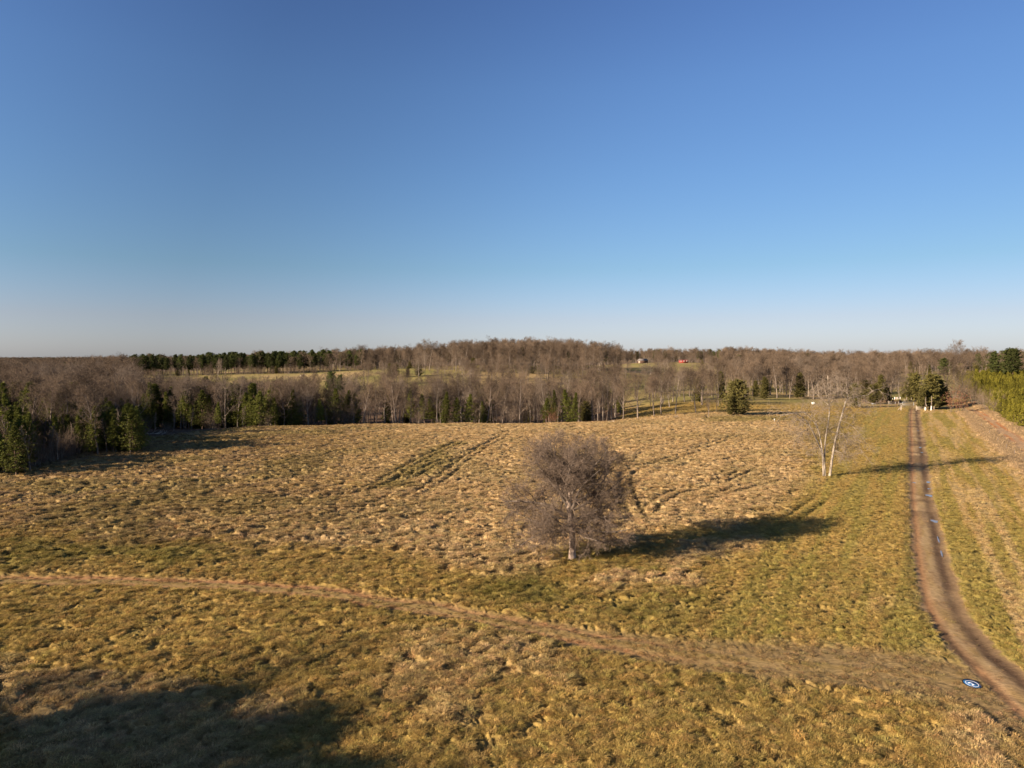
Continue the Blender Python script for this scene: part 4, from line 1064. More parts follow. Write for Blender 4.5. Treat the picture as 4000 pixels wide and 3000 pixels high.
# ------------------------------------------------------------------ the lone spreading tree in the middle of the field
def lone_tree():
    x, y = gp(1236, 1211); z = Hs(x, y)
    t = thing('lone_tree', 'round-crowned leafless tree with dense reddish-brown twigs standing alone in mid field', 'tree', (x, y, z - .05))
    mb = MB()
    tr = [(0, 0, -.1), (.0, 0, .25), (.02, 0, 1.2), (.0, .05, 2.6), (-.12, .05, 3.8), (-.22, 0, 5.0), (-.35, .05, 6.2), (-.2, .1, 7.6)]
    mb.tube(tr, [.62, .42, .34, .33, .36, .33, .26, .16], 12)
    mb.tube([(.32, .15, -.05), (.22, .12, .5), (.16, .1, 1.4)], [.16, .13, .08], 7)
    mb.obj('trunk', bark_mat("lone_bark", (.20, .15, .12), (.42, .33, .26)), t, smooth=True)
    L = [(4.6, 183, 18, 7.2, .23), (5.0, 150, 45, 7.6, .19), (6.8, 100, 66, 5.8, .16), (5.4, 22, 42, 7.6, .19), (5.3, 352, 18, 7.0, .17), (5.5, 95, 28, 6.8, .17), (5.0, 268, 28, 6.8, .17),
         (3.5, 338, -4, 6.2, .12), (3.3, 203, -8, 6.0, .12), (3.6, 262, -5, 5.4, .10), (3.5, 62, -4, 5.6, .10), (6.3, 205, 50, 6.6, .15), (6.6, 325, 52, 6.6, .15), (7.2, 60, 55, 5.8, .13), (4.4, 10, 2, 6.6, .12), (7.4, 180, 60, 5.8, .12), (4.2, 300, 0, 5.6, .1), (5.8, 0, 32, 7.4, .15),
         (4.4, 172, 4, 6.4, .12), (6.9, 20, 60, 6.2, .13), (6.2, 240, 45, 6.4, .13), (3.0, 20, -12, 4.6, .08), (3.0, 165, -14, 4.6, .08), (6.0, 130, 40, 6.6, .13), (3.6, 185, 6, 6.8, .11), (4.0, 350, 10, 6.4, .11), (7.3, 140, 55, 6.2, .12), (7.3, 0, 55, 6.0, .12), (7.4, 270, 62, 5.8, .12), (5.6, 170, 36, 7.6, .15), (3.2, 235, -10, 5.2, .09), (3.2, 310, -10, 5.2, .09)]
    st = []; sd = []; sl = []; sr = []
    for zz, az, el, ln, rr in L:
        i = max(k for k in range(len(tr)) if tr[k][2] <= zz); a, b = tr[i], tr[min(i + 1, len(tr) - 1)]
        f = 0 if a is b else (zz - a[2]) / (b[2] - a[2])
        st.append([a[k] + (b[k] - a[k]) * f for k in range(3)])
        sd.append([math.cos(R(az)) * math.cos(R(el)), math.sin(R(az)) * math.cos(R(el)), math.sin(R(el))]); sl.append(ln); sr.append(rr)
    g = grow(203, [dict(seg=8, wob=.12, up=.03, tip=.25, n=1),
                   dict(n=12, seg=5, len=.38, rad=.58, ang=56, t0=.16, wob=.19, up=.02, tip=.3, rmin=.022, prof=([0, .5, 1], [1.0, 1.1, .6])),
                   dict(n=9, seg=4, len=.48, rad=.55, ang=42, t0=.12, wob=.18, up=.02, tip=.4, rmin=.012, prof=([0, 1], [1.1, .7])),
                   dict(n=8, seg=3, len=.52, rad=.6, ang=40, t0=.1, wob=.2, up=.02, tip=.5, rmin=.0075, prof=([0, 1], [1.1, .8])),
                   dict(n=4, seg=2, len=.55, rad=.7, ang=42, t0=.1, wob=.22, up=.0, tip=.6, rmin=.0068)], start=st, sdir=sd, slen=sl, srad=sr)
    for i in range(len(L)):
        v, q = tubes([(g[0][0][i:i + 1], g[0][1][i:i + 1], None)], (7,))
        link('limb', mesh_from('limb', v, q, None, [M_BARK], smooth=True), t)
    v, q = tubes(g[1:], (4, 3, 3, 0))
    link('crown', mesh_from('crown', v, q, None, [M_TWIGR]), t)
lone_tree()

# ------------------------------------------------------------------ the pale leaning trees by the road
def pale_trees():
    X, Y = gp(1784, 1029); Z = Hs(X, Y)
    def W(p): return ((p[0] - 500) / 90.3, (p[2] if len(p) > 2 else 0), (1485 - p[1]) / 90.3)
    bark = bark_mat("silver_bark", (.12, .098, .075), (.42, .36, .285), .02); tw = bark_mat("silver_twigs", (.17, .135, .10), (.28, .225, .17), .02)
    def make(name, label, stems, branches, seed):
        t = thing(name, label, 'tree', (X, Y, Z - .05))
        for pts, r0, r1 in stems:
            P = [W(p) for p in spline([(p[0], p[1], p[2] if len(p) > 2 else 0) for p in pts], 3)]
            n = len(P); mb = MB(); mb.tube(P, [r0 + (r1 - r0) * (i / (n - 1)) ** .8 for i in range(n)], 8)
            mb.obj('trunk', bark, t, smooth=True)
        for pts, r0, r1 in branches:
            P = [W(p) for p in spline([(p[0], p[1], p[2] if len(p) > 2 else 0) for p in pts], 3)]
            n = len(P); mb = MB(); mb.tube(P, [r0 + (r1 - r0) * (i / (n - 1)) for i in range(n)], 6)
            mb.obj('limb', bark, t, smooth=True)
        rg = np.random.default_rng(seed); S = []; D = []; L = []; Rr = []
        for k, (pts, r0, r1) in enumerate(list(stems) + list(branches)):
            P = np.array([W(p) for p in spline([(p[0], p[1], p[2] if len(p) > 2 else 0) for p in pts], 5)])
            n = len(P); stem_ = k < len(stems)
            for f in np.arange(.36 if stem_ else .15, 1.0, .034 if stem_ else .08):
                i = int(f * (n - 1)); d = P[min(i + 1, n - 1)] - P[max(i - 1, 0)]; d /= np.linalg.norm(d)
                o = rg.normal(size=3); o[1] *= 1.0; o -= d * o.dot(d); o /= np.linalg.norm(o)
                dr = d * rg.uniform(.2, .7) + o; dr[2] -= (0.15 if f < .8 else -.35)
                S.append(P[i]); D.append(dr); L.append(rg.uniform(1.2, 3.4) * (1.15 if stem_ else .8)); Rr.append(rg.uniform(.02, .045))
        g = grow(seed, [dict(seg=6, wob=.2, up=-.05, tip=.3, n=1), dict(n=7, seg=4, len=.48, rad=.6, ang=42, t0=.2, wob=.2, up=-.07, rmin=.011, tip=.4),
                        dict(n=6, seg=3, len=.55, rad=.6, ang=38, t0=.1, wob=.2, up=-.10, rmin=.010, tip=.5)], start=S, sdir=D, slen=L, srad=Rr)
        v, q = tubes(g, (4, 3, 0))
        link('crown', mesh_from('crown', v, q, None, [tw]), t)
    make('pale_leaning_tree', 'pale silver-barked leaning trunk with hooked top branch beside the farm road',
         [([(560, 1490), (580, 1320), (610, 1100), (645, 880), (700, 640), (755, 430), (800, 255)], .27, .13)],
         [([(800, 255), (850, 210), (950, 182), (1060, 165), (1160, 150), (1225, 90), (1330, 68, .5), (1400, 95, .8), (1450, 150, 1)], .11, .03), ([(950, 182), (1010, 215, -.5), (1090, 255, -1), (1150, 272, -1.3), (1240, 290, -1.5)], .07, .02),
          ([(800, 255), (850, 180, .4), (830, 110, .6), (790, 50, .8), (740, 0, 1.2), (690, -60, 1.2)], .075, .02), ([(800, 250), (770, 190, -.4), (715, 120, -.6), (740, 40, -.9), (760, -40, -1.1)], .06, .015),
          ([(940, 182), (950, 110, .3), (920, 30, .5), (930, -50, .7)], .045, .012), ([(745, 460), (790, 410, .4), (830, 375, .6), (920, 390, 1.0), (1000, 450, 1.2), (1080, 440, 1.3), (1160, 408, 1.5)], .055, .015),
          ([(668, 805), (720, 770, -.4), (765, 790, -.6), (790, 850, -.7)], .045, .012), ([(650, 940), (710, 950, .3), (750, 1030, .5)], .04, .01), ([(628, 1050), (700, 1070, -.4), (750, 1120, -.6), (770, 1170, -.7)], .04, .01),
          ([(700, 640), (780, 700, .8), (850, 830, 1.2), (960, 930, 1.6), (1010, 1050, 1.7)], .04, .01), ([(720, 560), (840, 620, -1), (960, 760, -1.5), (1050, 900, -1.8), (1080, 1040, -2)], .04, .01), ([(690, 700), (760, 800, -.6), (880, 870, -1), (1000, 1000, -1.2), (1060, 1150, -1.2)], .04, .01),
          ([(670, 780), (720, 860, .6), (840, 1000, .8), (900, 1180, 1)], .035, .01)], 301)
    make('pale_leaning_tree', 'pale silver-barked tree of several splayed trunks left of the hooked leaning trunk',
         [([(465, 1480), (455, 1320), (445, 1150), (395, 1000), (325, 840), (245, 680), (160, 560), (60, 480), (-40, 445), (-150, 470), (-260, 480)], .20, .05),
          ([(490, 1492), (480, 1330), (440, 1080), (410, 900), (375, 750), (290, 600, -.4), (200, 510, -.7), (110, 440, -.9), (20, 400, -1)], .20, .04),
          ([(500, 1460, .3), (485, 1200, .3), (490, 900, .2), (515, 660, 0), (540, 450, 0), (535, 310, 0), (530, 180, 0), (520, 20, .2), (515, -160, .3)], .19, .05)],
         [([(375, 750), (355, 620, .5), (330, 540, .7), (270, 490, 1), (180, 430, 1.2)], .07, .02), ([(535, 320), (480, 260, .5), (420, 200, .9), (360, 110, 1.2), (300, 30, 1.5)], .06, .015), ([(535, 300), (580, 220, -.5), (600, 100, -.8), (640, -20, -1)], .06, .015),
          ([(540, 420), (500, 290, -.8), (440, 180, -1.3), (410, 60, -1.5)], .055, .015), ([(245, 680), (180, 705, .4), (140, 760, .6), (90, 820, .7), (70, 900, .8)], .04, .01), ([(395, 1000), (350, 1000, -.4), (310, 1060, -.7), (260, 1140, -.8)], .04, .01),
          ([(515, 705), (560, 715, .3), (600, 770, .5)], .03, .01), ([(530, 200), (470, 90, 0), (440, -40, 0)], .04, .012), ([(530, 180), (575, 60, .7), (590, -80, 1)], .04, .012), ([(160, 560), (60, 560, -.5), (-20, 520, -1), (-100, 400, -1.4)], .04, .01)], 302)
pale_trees()

# ------------------------------------------------------------------ landing mat
def landing_pad():
    x, y = gp(2100, 1480); _c, _am, _d, _si, _ = ground_fields(np.array([x]), np.array([y])); z = Hs(x, y) + float(relief(np.array([x]), np.array([y]), _am, _si)[0]) + .06
    t = thing('landing_pad', 'round blue landing mat with white ring and letter H on the grass', 'mat', (x, y, z), R(20))
    t.rotation_euler = (R(5), R(3), R(-8))
    def disc(r0, r1, z0, th, mat, name, n=48, parent=t):
        V = []; Q = []
        for i in range(n):
            a = 2 * math.pi * i / n
            for r, zz in ((r0, z0), (r1, z0), (r1, z0 + th), (r0, z0 + th)): V.append((r * math.cos(a), r * math.sin(a), zz))
        for i in range(n):
            j = (i + 1) % n
            for k in range(4): Q.append((i * 4 + k, j * 4 + k, j * 4 + (k + 1) % 4, i * 4 + (k + 1) % 4))
        return link(name, mesh_from(name, V, Q, None, [mat]), parent)
    disc(0.0, .50, 0, .012, plain('mat_blue', (.035, .13, .30), .55, .15, 4), 'sheet')
    disc(.50, .555, -.004, .028, plain('mat_black', (.012, .012, .02), .6), 'rim')
    wh = plain('mat_white', (.62, .66, .72), .6, .05)
    disc(.335, .385, .012, .004, wh, 'ring')
    mb = MB(); a = R(-62)
    def bar(cx, cy, w, h): 
        mb.box((cx * math.cos(a) - cy * math.sin(a), cx * math.sin(a) + cy * math.cos(a), .0145), (w, h, .005), a)
    bar(-.13, 0, .07, .38); bar(.13, 0, .07, .38); bar(0, 0, .19, .07)
    mb.obj('letter', wh, t)
    for k in range(3):
        aa = R(-95 + 120 * k); m2 = MB(); m2.box((.56 * math.cos(aa), .56 * math.sin(aa), .0), (.07, .04, .015), aa); m2.obj('peg_loop', plain('loop_black', (.01, .01, .015)), t)
landing_pad()

# ------------------------------------------------------------------ puddles in the wheel marks
M_WATER, _nt, _b = new_mat("puddle_water")
_b.inputs["Base Color"].default_value = (.22, .19, .16, 1); _b.inputs["Roughness"].default_value = .12; _b.inputs["Specular IOR Level"].default_value = .5
def puddle(u, v, w, l, label, ang=0.5):
    x, y = gp(u, v); n = 18; rg = np.random.default_rng(int(u * 7 + v))
    ph = rg.uniform(0, 6.28, 3)
    V = [(0, 0, 0)]; T = []
    c, s = math.cos(-ang), math.sin(-ang)
    for i in range(n):
        a = 2 * math.pi * i / n; r = 1 + .22 * math.sin(2 * a + ph[0]) + .14 * math.sin(3 * a + ph[1])
        px, py = r * math.cos(a) * w / 2, r * math.sin(a) * l / 2
        V.append((px * c - py * s, px * s + py * c, 0)); T.append((0, 1 + i, 1 + (i + 1) % n))
    col, am, de, si, _ = ground_fields(np.array([x]), np.array([y]))
    zz = float(H(x, y)[0] + relief(np.array([x]), np.array([y]), am * .5, si)[0]) + .075
    o = link('puddle', mesh_from('puddle', V, None, T, [M_WATER]), None, (x, y, zz), label=label, category='puddle', group='puddles in the farm road')
for u, v, w, l, lb in ((2006, 1040, .8, 1.5, 'small sky-blue puddle in the right wheel mark, topmost of three close together'), (2007, 1054, .45, .9, 'tiny puddle between two larger puddles in the right wheel mark'), (2008, 1069, .95, 1.9, 'oval sky-blue puddle in the right wheel mark, lowest of three close together'),
                    (2019, 1125, .8, 1.7, 'pale puddle in the muddy band by the grass lip'), (2027, 1165, .18, 3.0, 'thin wet streak along the right rut beside the mown grass'), (2034, 1195, .14, 3.6, 'longest thin wet streak in the dark right rut'), (1975, 1041, .5, .8, 'small dull puddle in the left wheel mark'),
                    (1988, 966, .6, 1.4, 'tiny bright puddle within the long tree shadow, far one'), (1990, 977, .6, 1.6, 'tiny bright puddle within the long tree shadow, near one'), (1983, 928, .6, 1.6, 'little puddle farthest up the farm road near the gate')):
    puddle(u, v, w, l, lb)

# ------------------------------------------------------------------ farmyard corner: posts, gates, pens
M_WOODG = plain('weathered_wood', (.34, .29, .24), .9, .35, 6); M_WOODD = plain('dark_wood', (.10, .06, .045), .9, .3, 6); M_WOODP = plain('pale_post_wood', (.50, .42, .33), .9, .3, 6)
M_STEEL = plain('galvanised', (.45, .47, .48), .45, .15, 8, .5, .6); M_RUSTY = plain('rust_rail', (.18, .09, .065), .8, .3, 8); M_WHITE = plain('white_paint', (.62, .60, .55), .6, .12, 5); M_REDP = plain('red_paint', (.30, .055, .045), .55, .2, 4)
def Zt(x, y): return Hs(x, y)
def Q4(zx, zy):                                       # a close-up position near the gate -> photo column and row
    return (3400 + zx / 9.217) * .553, (1480 + zy / 9.217) * .553
def post(zx, zy, h, w, mat, label, lean=0.0, group='posts at the end of the farm road'):
    u, v = Q4(zx, zy); x, y = gp(u, v)
    t = thing('fence_post', label, 'post', (x, y, Zt(x, y)), rng.uniform(0, 1), group)
    mb = MB(); mb.tube([(0, 0, -.2), (lean * .5, 0, h * .5), (lean, 0, h)], [w / 2, w / 2, w / 2 * .9], 8); mb.obj('shaft', mat, t, smooth=False)
    m2 = MB(); m2.tube([(lean, 0, h), (lean, 0, h + .05)], [w / 2 * .9, w / 2 * .3], 8); m2.obj('cap', mat, t)
    return x, y
post(1015, 985, 2.0, .26, M_WOODG, 'thick grey post standing in front of the dark stock pen')
post(922, 1032, 1.8, .26, M_WOODD, 'dark brown post just left of the grey pen post')
post(762, 972, 1.0, .22, M_WOODD, 'short dark post two along from the grey pen post')
post(655, 912, 1.7, .26, M_WOODG, 'grey post at the left end of the stock yard')
post(1650, 1140, 2.0, .22, M_WOODP, 'tan gate post right of the road opening')
post(2020, 1120, 2.4, .2, M_WOODG, 'slim grey post under the broad gate cedar')
post(1855, 1000, 2.7, .22, M_WOODP, 'tall pale post against the foliage of the gate cedar', .1)
post(1475, 830, 2.2, .18, M_WOODG, 'thin grey post at the left skirt of the gate cedar')
post(575, 650, 1.6, .2, M_WOODG, 'distant pale post behind the stock yard')
post(2290, 1120, 1.6, .18, M_WOODP, 'small pale post by the rightmost white tree base')
def brace():
    u, v = Q4(1105, 1142); x, y = gp(u, v)
    t = thing('fence_brace', 'tan corner post with a slanting timber brace and short rail at the road gate', 'fence', (x, y, Zt(x, y)))
    mb = MB(); mb.tube([(0, 0, -.2), (0, 0, 2.0)], .16, 8); mb.obj('post', M_WOODP, t)
    mb = MB(); mb.tube([(-1.5, -.1, .05), (-.05, -.05, 1.7)], .10, 7); mb.obj('brace', M_WOODG, t)
    mb = MB(); mb.tube([(.1, 0, 1.5), (2.1, .6, 1.45)], .07, 7); mb.obj('rail', M_WOODG, t)
brace()
def gate(zx0, zx1, zy, h, rails, mat, label):
    (u0, v0), (u1, v1) = Q4(zx0, zy), Q4(zx1, zy); x0, y0 = gp(u0, v0); x1, y1 = gp(u1, v1)
    L = math.hypot(x1 - x0, y1 - y0)
    t = thing('stock_gate', label, 'gate', (x0, y0, Zt(x0, y0)), math.atan2(y1 - y0, x1 - x0), 'gates and rails at the farm road end')
    for k in range(rails):
        zz = .25 + (h - .25) * k / max(rails - 1, 1)
        mb = MB(); mb.tube([(0, 0, zz), (L, 0, zz)], .05, 6); mb.obj('rail', mat, t)
    for f in (0, 1): mb = MB(); mb.tube([(L * f, 0, -.1), (L * f, 0, h + .1)], .07, 6); mb.obj('upright', mat, t)
gate(1680, 1935, 1118, 1.35, 5, M_WOODP, 'tan five-rail gate between the road opening and the white-based trunks')
gate(345, 600, 1045, 1.15, 2, M_RUSTY, 'rusty two-rail hitching frame left of the road opening')
gate(1060, 1560, 985, 1.3, 3, M_STEEL, 'long grey metal gate across the farm road below the pens')
gate(1150, 1560, 925, 1.2, 3, M_STEEL, 'second grey gate behind the long metal gate')
gate(655, 900, 905, 1.1, 2, M_STEEL, 'grey rail between yard posts left of the dark pen')
gate(1960, 2290, 1100, 1.3, 4, M_WOODP, 'tan rail panel between the two white-based trunks')
gate(1210, 1475, 828, 1.5, 4, M_WOODG, 'weathered rail fence right of the dark stock pen')
def pen():
    u, v = Q4(845, 835); x, y = gp(u, v)
    t = thing('stock_pen', 'dark timber stock pen with upright boards at the end of the farm road', 'pen', (x, y, Zt(x, y)), R(-8))
    for k in range(8):
        mb = MB(); mb.box((k * .48, 0, .7), (.16, .12, 1.5)); mb.obj('board', M_WOODD, t)
    for k in range(3):
        mb = MB(); mb.box((1.7, .12, .35 + k * .5), (3.7, .06, .12)); mb.obj('rail', M_WOODD, t)
    for k in (0, 3.45):
        mb = MB(); mb.box((k, 1.2, .7), (.1, 2.2, 1.3)); mb.obj('side_panel', M_WOODD, t)
pen()
for k, (zx, w, h, lb) in enumerate(((880, .55, 1.25, 'broad white drum standing behind the left half of the stock pen'), (965, .38, 1.15, 'slim white drum behind the middle of the stock pen'), (1040, .4, 1.2, 'cream drum right of the tree trunk behind the pen'), (1078, .3, 1.2, 'slimmest cream drum behind the right end of the pen'), (930, .3, 1.1, 'pinkish drum between the two white drums'),
                                    (740, .35, .8, 'low white drum apart to the left of the pen'), (798, .3, .8, 'small white drum nearest the left end of the pen'))):
    u, v = Q4(zx, 722); x, y = gp(u, v)
    t = thing('drum', lb, 'drum', (x, y, Zt(x, y)), 0, 'pale drums behind the stock pen')
    m = M_WHITE if k not in (4,) else plain('pink_drum', (.6, .36, .3), .7)
    mb = MB(); w *= .55; mb.tube([(0, 0, 0), (0, 0, .1), (0, 0, h * .33), (0, 0, h * .66), (0, 0, h)], [w * .9, w, w * .97, w, w * .95], 12); mb.obj('body', m, t, smooth=False)
    mb = MB(); mb.tube([(0, 0, h), (0, 0, h + .06)], [w * .8, w * .75], 12); mb.obj('lid', m, t)
for zx, h, lb in ((1975, 1.5, 'narrower trunk base painted white under the broad gate cedar'), (2190, 2.0, 'thicker trunk base painted white under the broad gate cedar')):
    u, v = Q4(zx, 1142); x, y = gp(u, v)
    t = thing('painted_trunk', lb, 'trunk', (x, y, Zt(x, y)), 0, 'white-painted trunk bases')
    mb = MB(); mb.tube([(0, 0, -.1), (0, 0, .4), (.03, 0, h)], [.36, .27, .20], 9); mb.obj('painted_base', M_WHITE, t, smooth=True)
    mb = MB(); mb.tube([(.03, 0, h), (.08, 0, h + 1.4), (.1, 0, h + 4)], [.18, .17, .1], 8); mb.obj('stem', M_BARK, t, smooth=True)
def tub(u, v, r, h, label, name='feed_tub', mat=None, cat='tub'):
    x, y = gp(u, v); t = thing(name, label, cat, (x, y, Zt(x, y)))
    m = mat or M_WHITE
    mb = MB(); mb.tube([(0, 0, -.05), (0, 0, h * .5), (0, 0, h * .9)], [r * .95, r, r * .96], 16); mb.obj('body', m, t, smooth=False)
    mb = MB(); mb.tube([(0, 0, h * .9), (0, 0, h * .98), (0, 0, h * 1.06)], [r * 1.03, r * .8, r * .25], 16); mb.obj('lid', m, t)
tub(1757, 873, .85, 1.05, 'squat white tub alone on the pasture below the east tree line')
def hut():
    x, y = gp(1853, 879); t = thing('white_hut', 'tiny white-fronted hut with a red side wall and dark roof beside the narrow dark cedar', 'hut', (x, y, Zt(x, y)), R(-22))
    mb = MB(); mb.v = [(-.95, -.9, 0), (.95, -.9, 0), (.95, -.9, 1.6), (0, -.9, 2.5), (-.95, -.9, 1.6), (-.95, -.82, 0), (.95, -.82, 0), (.95, -.82, 1.6), (0, -.82, 2.5), (-.95, -.82, 1.6)]
    mb.q = [(0, 1, 2, 4), (5, 9, 7, 6), (0, 5, 6, 1), (1, 6, 7, 2), (0, 4, 9, 5), (2, 7, 8, 3), (4, 3, 8, 9)]; mb.t = [(2, 3, 4), (7, 9, 8)]; mb.obj('front_wall', M_WHITE, t)
    mb = MB(); mb.box((.92, 0, .8), (.08, 1.62, 1.6)); mb.obj('side_wall', M_REDP, t)
    mb = MB(); mb.box((-.92, 0, .8), (.08, 1.62, 1.6)); mb.box((0, .85, .8), (1.8, .08, 1.6)); mb.obj('rear_wall', M_WOODD, t)
    for sg in (-1, 1):
        mb = MB(); mb.v = [(0, -1.0, 2.6), (0, 1.0, 2.6), (sg * 1.15, 1.0, 1.52), (sg * 1.15, -1.0, 1.52), (0, -1.0, 2.53), (0, 1.0, 2.53), (sg * 1.15, 1.0, 1.45), (sg * 1.15, -1.0, 1.45)]
        mb.q = [(0, 1, 2, 3), (4, 7, 6, 5), (0, 3, 7, 4), (1, 5, 6, 2), (3, 2, 6, 7)]; mb.obj('roof_panel', M_WOODD, t)
    mb = MB(); mb.box((.1, -.93, .55), (.6, .05, 1.1)); mb.obj('door', M_WOODG, t)
hut()
def trough():
    u, v = Q4(120, 955); x, y = gp(u, v); t = thing('feed_trough', 'blue-grey metal feed trough on legs by the rusty bushes', 'trough', (x, y, Zt(x, y)), R(5))
    m = plain('blue_steel', (.22, .26, .29), .7)
    mb = MB(); mb.box((0, 0, .75), (1.7, .6, .35), top=1.1); mb.obj('basin', m, t)
    for a in (-.7, .7):
        for b in (-.22, .22): mb = MB(); mb.box((a, b, .3), (.07, .07, .6)); mb.obj('leg', m, t)
trough()
def marker():
    x, y = gp(1673, 916); t = thing('marker_post', 'short white-topped marker stake in the tan grass below the big cedar', 'stake', (x, y, Zt(x, y)))
    mb = MB(); mb.box((0, 0, .55), (.1, .1, 1.1)); mb.obj('stake', M_WOODP, t)
    mb = MB(); mb.box((0, 0, 1.25), (.32, .16, .5)); mb.obj('sign_plate', M_WHITE, t)
marker()
M_TRACK = plain('track_post_wood', (.17, .14, .11), .9, .3, 6)
for k, i in enumerate(range(1, len(GRASSLINE) - 1, 2)):
    x, y = GRASSLINE[i]
    if x / y * FPX > 520: continue
    t = thing('track_post', 'thin grey post in the tall grass line beside the clay track', 'post', (x, y, Zt(x, y)), 0, 'posts along the clay track')
    t['label'] = ('thin grey post in the tall grass line, ' + ('topmost by the red-brown oak', 'below the topmost', 'midway down the clay track', 'lower middle of the clay track', 'lower end before the frame edge', 'last before the frame edge', 'seventh down the clay track', 'eighth down the clay track', 'ninth down the clay track')[min(k, 8)])
    mb = MB(); mb.tube([(0, 0, -.2), (0, 0, 1.4)], [.06, .05], 6); mb.obj('shaft', M_TRACK, t)
    m2 = MB(); m2.tube([(0, 0, 1.4), (0, 0, 1.45)], [.055, .02], 6); m2.obj('cap', M_TRACK, t)
# fallen limbs, log, debris
def fallen(u, v, n, L, label, seed, mat):
    x, y = gp(u, v); t = thing('fallen_branch', label, 'branch', (x, y, Zt(x, y) + .15))
    rg = np.random.default_rng(seed)
    g = grow(seed, [dict(seg=5, wob=.25, up=.03, tip=.3, n=1), dict(n=4, seg=3, len=.45, rad=.6, ang=45, t0=.3, wob=.2, up=.1, rmin=.02)],
             start=np.stack([rg.uniform(-L * .6, L * .4, n), rg.uniform(-.6, .6, n), rg.uniform(.1, .5, n)], -1), sdir=np.stack([rg.uniform(.4, 1, n), rg.normal(0, .3, n), rg.normal(.12, .12, n)], -1), slen=rg.uniform(.5, 1, n) * L, srad=rg.uniform(.06, .13, n))
    v1, q1 = tubes(g[:1], (6,)); v2, q2 = tubes(g[1:], (4,))
    link('limb', mesh_from('limb', v1, q1, None, [mat], smooth=True), t); link('twig', mesh_from('twig', v2, q2, None, [mat]), t)
fallen(322, 938, 6, 4.5, 'bleached fallen branches heaped at the northwest field corner', 401, M_WOODP)
fallen(345, 939, 4, 3.0, 'smaller bleached branch right of the heaped fallen branches', 402, M_WOODP)
fallen(1450, 906, 3, 3.0, 'grey fallen limb lying at the foot of the grove trees', 403, M_WOODG)
def log(u, v, L, r, label):
    x, y = gp(u, v); t = thing('log', label, 'log', (x, y, Zt(x, y) + r), R(10))
    mb = MB(); mb.tube([(-L / 2, 0, 0), (0, .05, .03), (L / 2, 0, 0)], [r, r * .95, r * .8], 9); mb.obj('bole', M_WOODD, t, smooth=True)
    mb = MB(); mb.tube([(L * .1, 0, r * .5), (L * .18, -.2, r * 1.8)], [r * .35, r * .2], 6); mb.obj('stub', M_WOODD, t)
log(1521, 906, 2.2, .35, 'dark log lying by the slender lone tree at the field edge')
for u, v, w, lb in ((1318, 908, 1.2, 'white rubble block at the foot of the hedgerow, left piece'), (1326, 907, .8, 'white rubble block at the foot of the hedgerow, right piece')):
    x, y = gp(u, v); t = thing('rubble_block', lb, 'block', (x, y, Zt(x, y)), 0, 'white rubble by the hedgerow')
    mb = MB(); mb.box((0, 0, .25), (w, .6, .5), .3, .85); mb.obj('block', M_WHITE, t); mb = MB(); mb.box((w * .7, .2, .12), (w * .4, .4, .3), .8, .7); mb.obj('chip', M_WHITE, t)
# tall dead weeds standing out of the west part of the field
# ------------------------------------------------------------------ far buildings on the hill
def red_shed():
    x, y = ud(1476, 900); z = Hs(x, y)
    t = thing('red_shed', 'long low red metal shed with pale openings on the far hill', 'shed', (x, y, z), R(4))
    mb = MB(); mb.box((0, 0, 1.5), (11, 4, 3.4)); mb.obj('wall', M_REDP, t)
    mb = MB()
    mb.v = [(-5.7, -2.3, 3.2), (5.7, -2.3, 3.2), (5.7, 0, 3.9), (-5.7, 0, 3.9), (-5.7, 2.3, 3.2), (5.7, 2.3, 3.2), (-5.7, -2.3, 3.1), (5.7, -2.3, 3.1), (-5.7, 2.3, 3.1), (5.7, 2.3, 3.1)]
    mb.q = [(0, 1, 2, 3), (3, 2, 5, 4), (6, 7, 1, 0), (4, 5, 9, 8), (6, 8, 9, 7)]; mb.t = []
    mb.obj('roof', plain('red_roof', (.28, .08, .07), .7), t)
    for k in (-3.4, 0.3, 3.9):
        m2 = MB(); m2.box((k, -2.03, 2.3), (1.1, .1, 1.1)); m2.obj('window', M_WHITE, t)
red_shed()
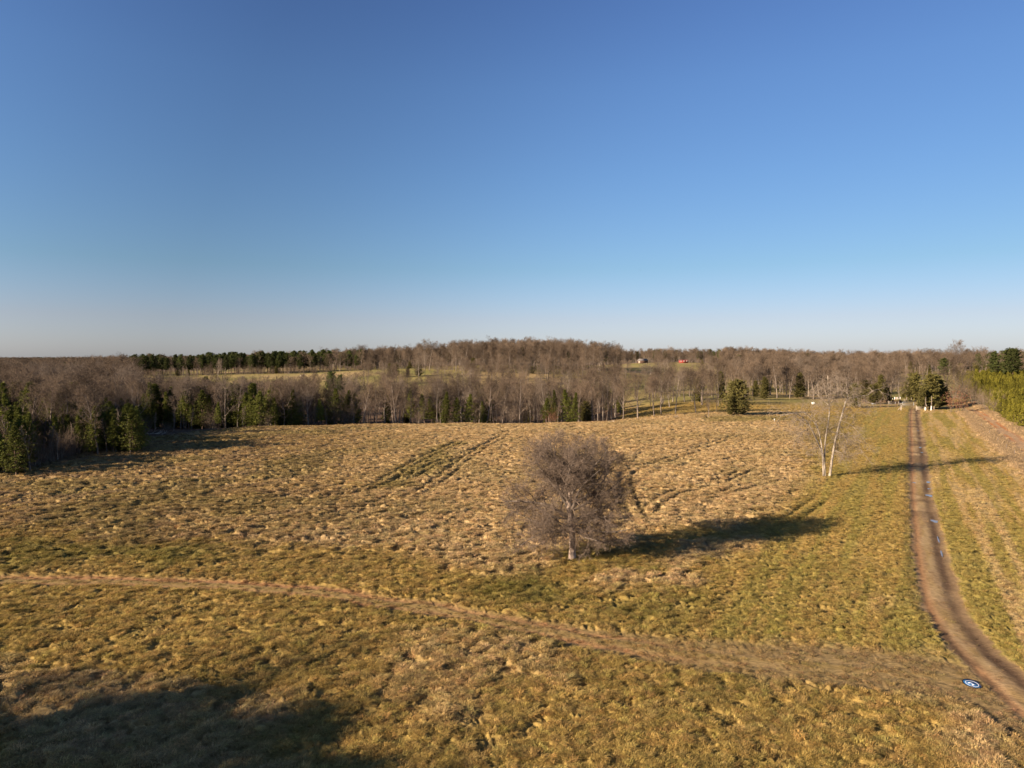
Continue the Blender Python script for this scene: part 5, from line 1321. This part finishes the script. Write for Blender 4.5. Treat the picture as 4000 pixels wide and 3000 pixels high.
def dark_barn():
    x, y = ud(1388, 890); z = Hs(x, y)
    t = thing('dark_barn', 'dark timber barn with a grey gabled roof among the far hilltop trees', 'barn', (x, y, z), R(30))
    mb = MB(); mb.box((0, 0, 1.6), (11, 8, 3.4)); mb.obj('wall', M_WOODD, t)
    mb = MB(); mb.v = [(-6, -4.6, 3.2), (6, -4.6, 3.2), (6, 0, 5.8), (-6, 0, 5.8), (-6, 4.6, 3.2), (6, 4.6, 3.2), (-6, 0, 3.0), (6, 0, 3.0)]
    mb.q = [(0, 1, 2, 3), (3, 2, 5, 4), (1, 0, 6, 7), (4, 5, 7, 6)]; mb.t = [(0, 3, 6), (3, 4, 6), (2, 1, 7), (5, 2, 7)]
    mb.obj('roof', plain('grey_roof', (.17, .15, .14), .7), t)
    m2 = MB(); m2.box((-5.52, 0, 1.5), (.1, 3, 2.8)); m2.obj('door', M_WOODG, t)
dark_barn()
# soaring birds
def bird(u, v, D, span, label):
    a, c = ray(u, v); t = thing('soaring_bird', label, 'bird', (a * D, D, CAM_H + c * D), .4, 'birds high over the far woods')
    mb = MB(); mb.tube([(0, -.35, 0), (0, -.1, .02), (0, .2, .02), (0, .42, 0)], [.04, .12, .11, .03], 7); mb.obj('body', plain('feather', (.03, .025, .02)), t, smooth=True)
    for sgn in (-1, 1):
        m2 = MB(); m2.v = [(sgn * .08, -.15, .05), (sgn * .08, .2, .05), (sgn * span * .3, .16, .16), (sgn * span * .3, -.22, .16), (sgn * span * .5, .02, .2), (sgn * span * .5, -.2, .2),
                           (sgn * .08, -.15, .02), (sgn * .08, .2, .02), (sgn * span * .3, .16, .14), (sgn * span * .3, -.22, .14), (sgn * span * .5, .02, .19), (sgn * span * .5, -.2, .19)]
        m2.q = [(0, 1, 2, 3), (3, 2, 4, 5), (7, 6, 9, 8), (8, 9, 11, 10), (0, 3, 9, 6), (1, 7, 8, 2), (4, 10, 11, 5), (2, 8, 10, 4), (3, 5, 11, 9)]
        m2.obj('wing', bpy.data.materials['feather'], t)
bird(1383, 584, 700, 1.8, 'small dark bird soaring in the sky, upper of two')
bird(1304, 698, 800, 1.6, 'small dark bird gliding low over the woods, lower of two')
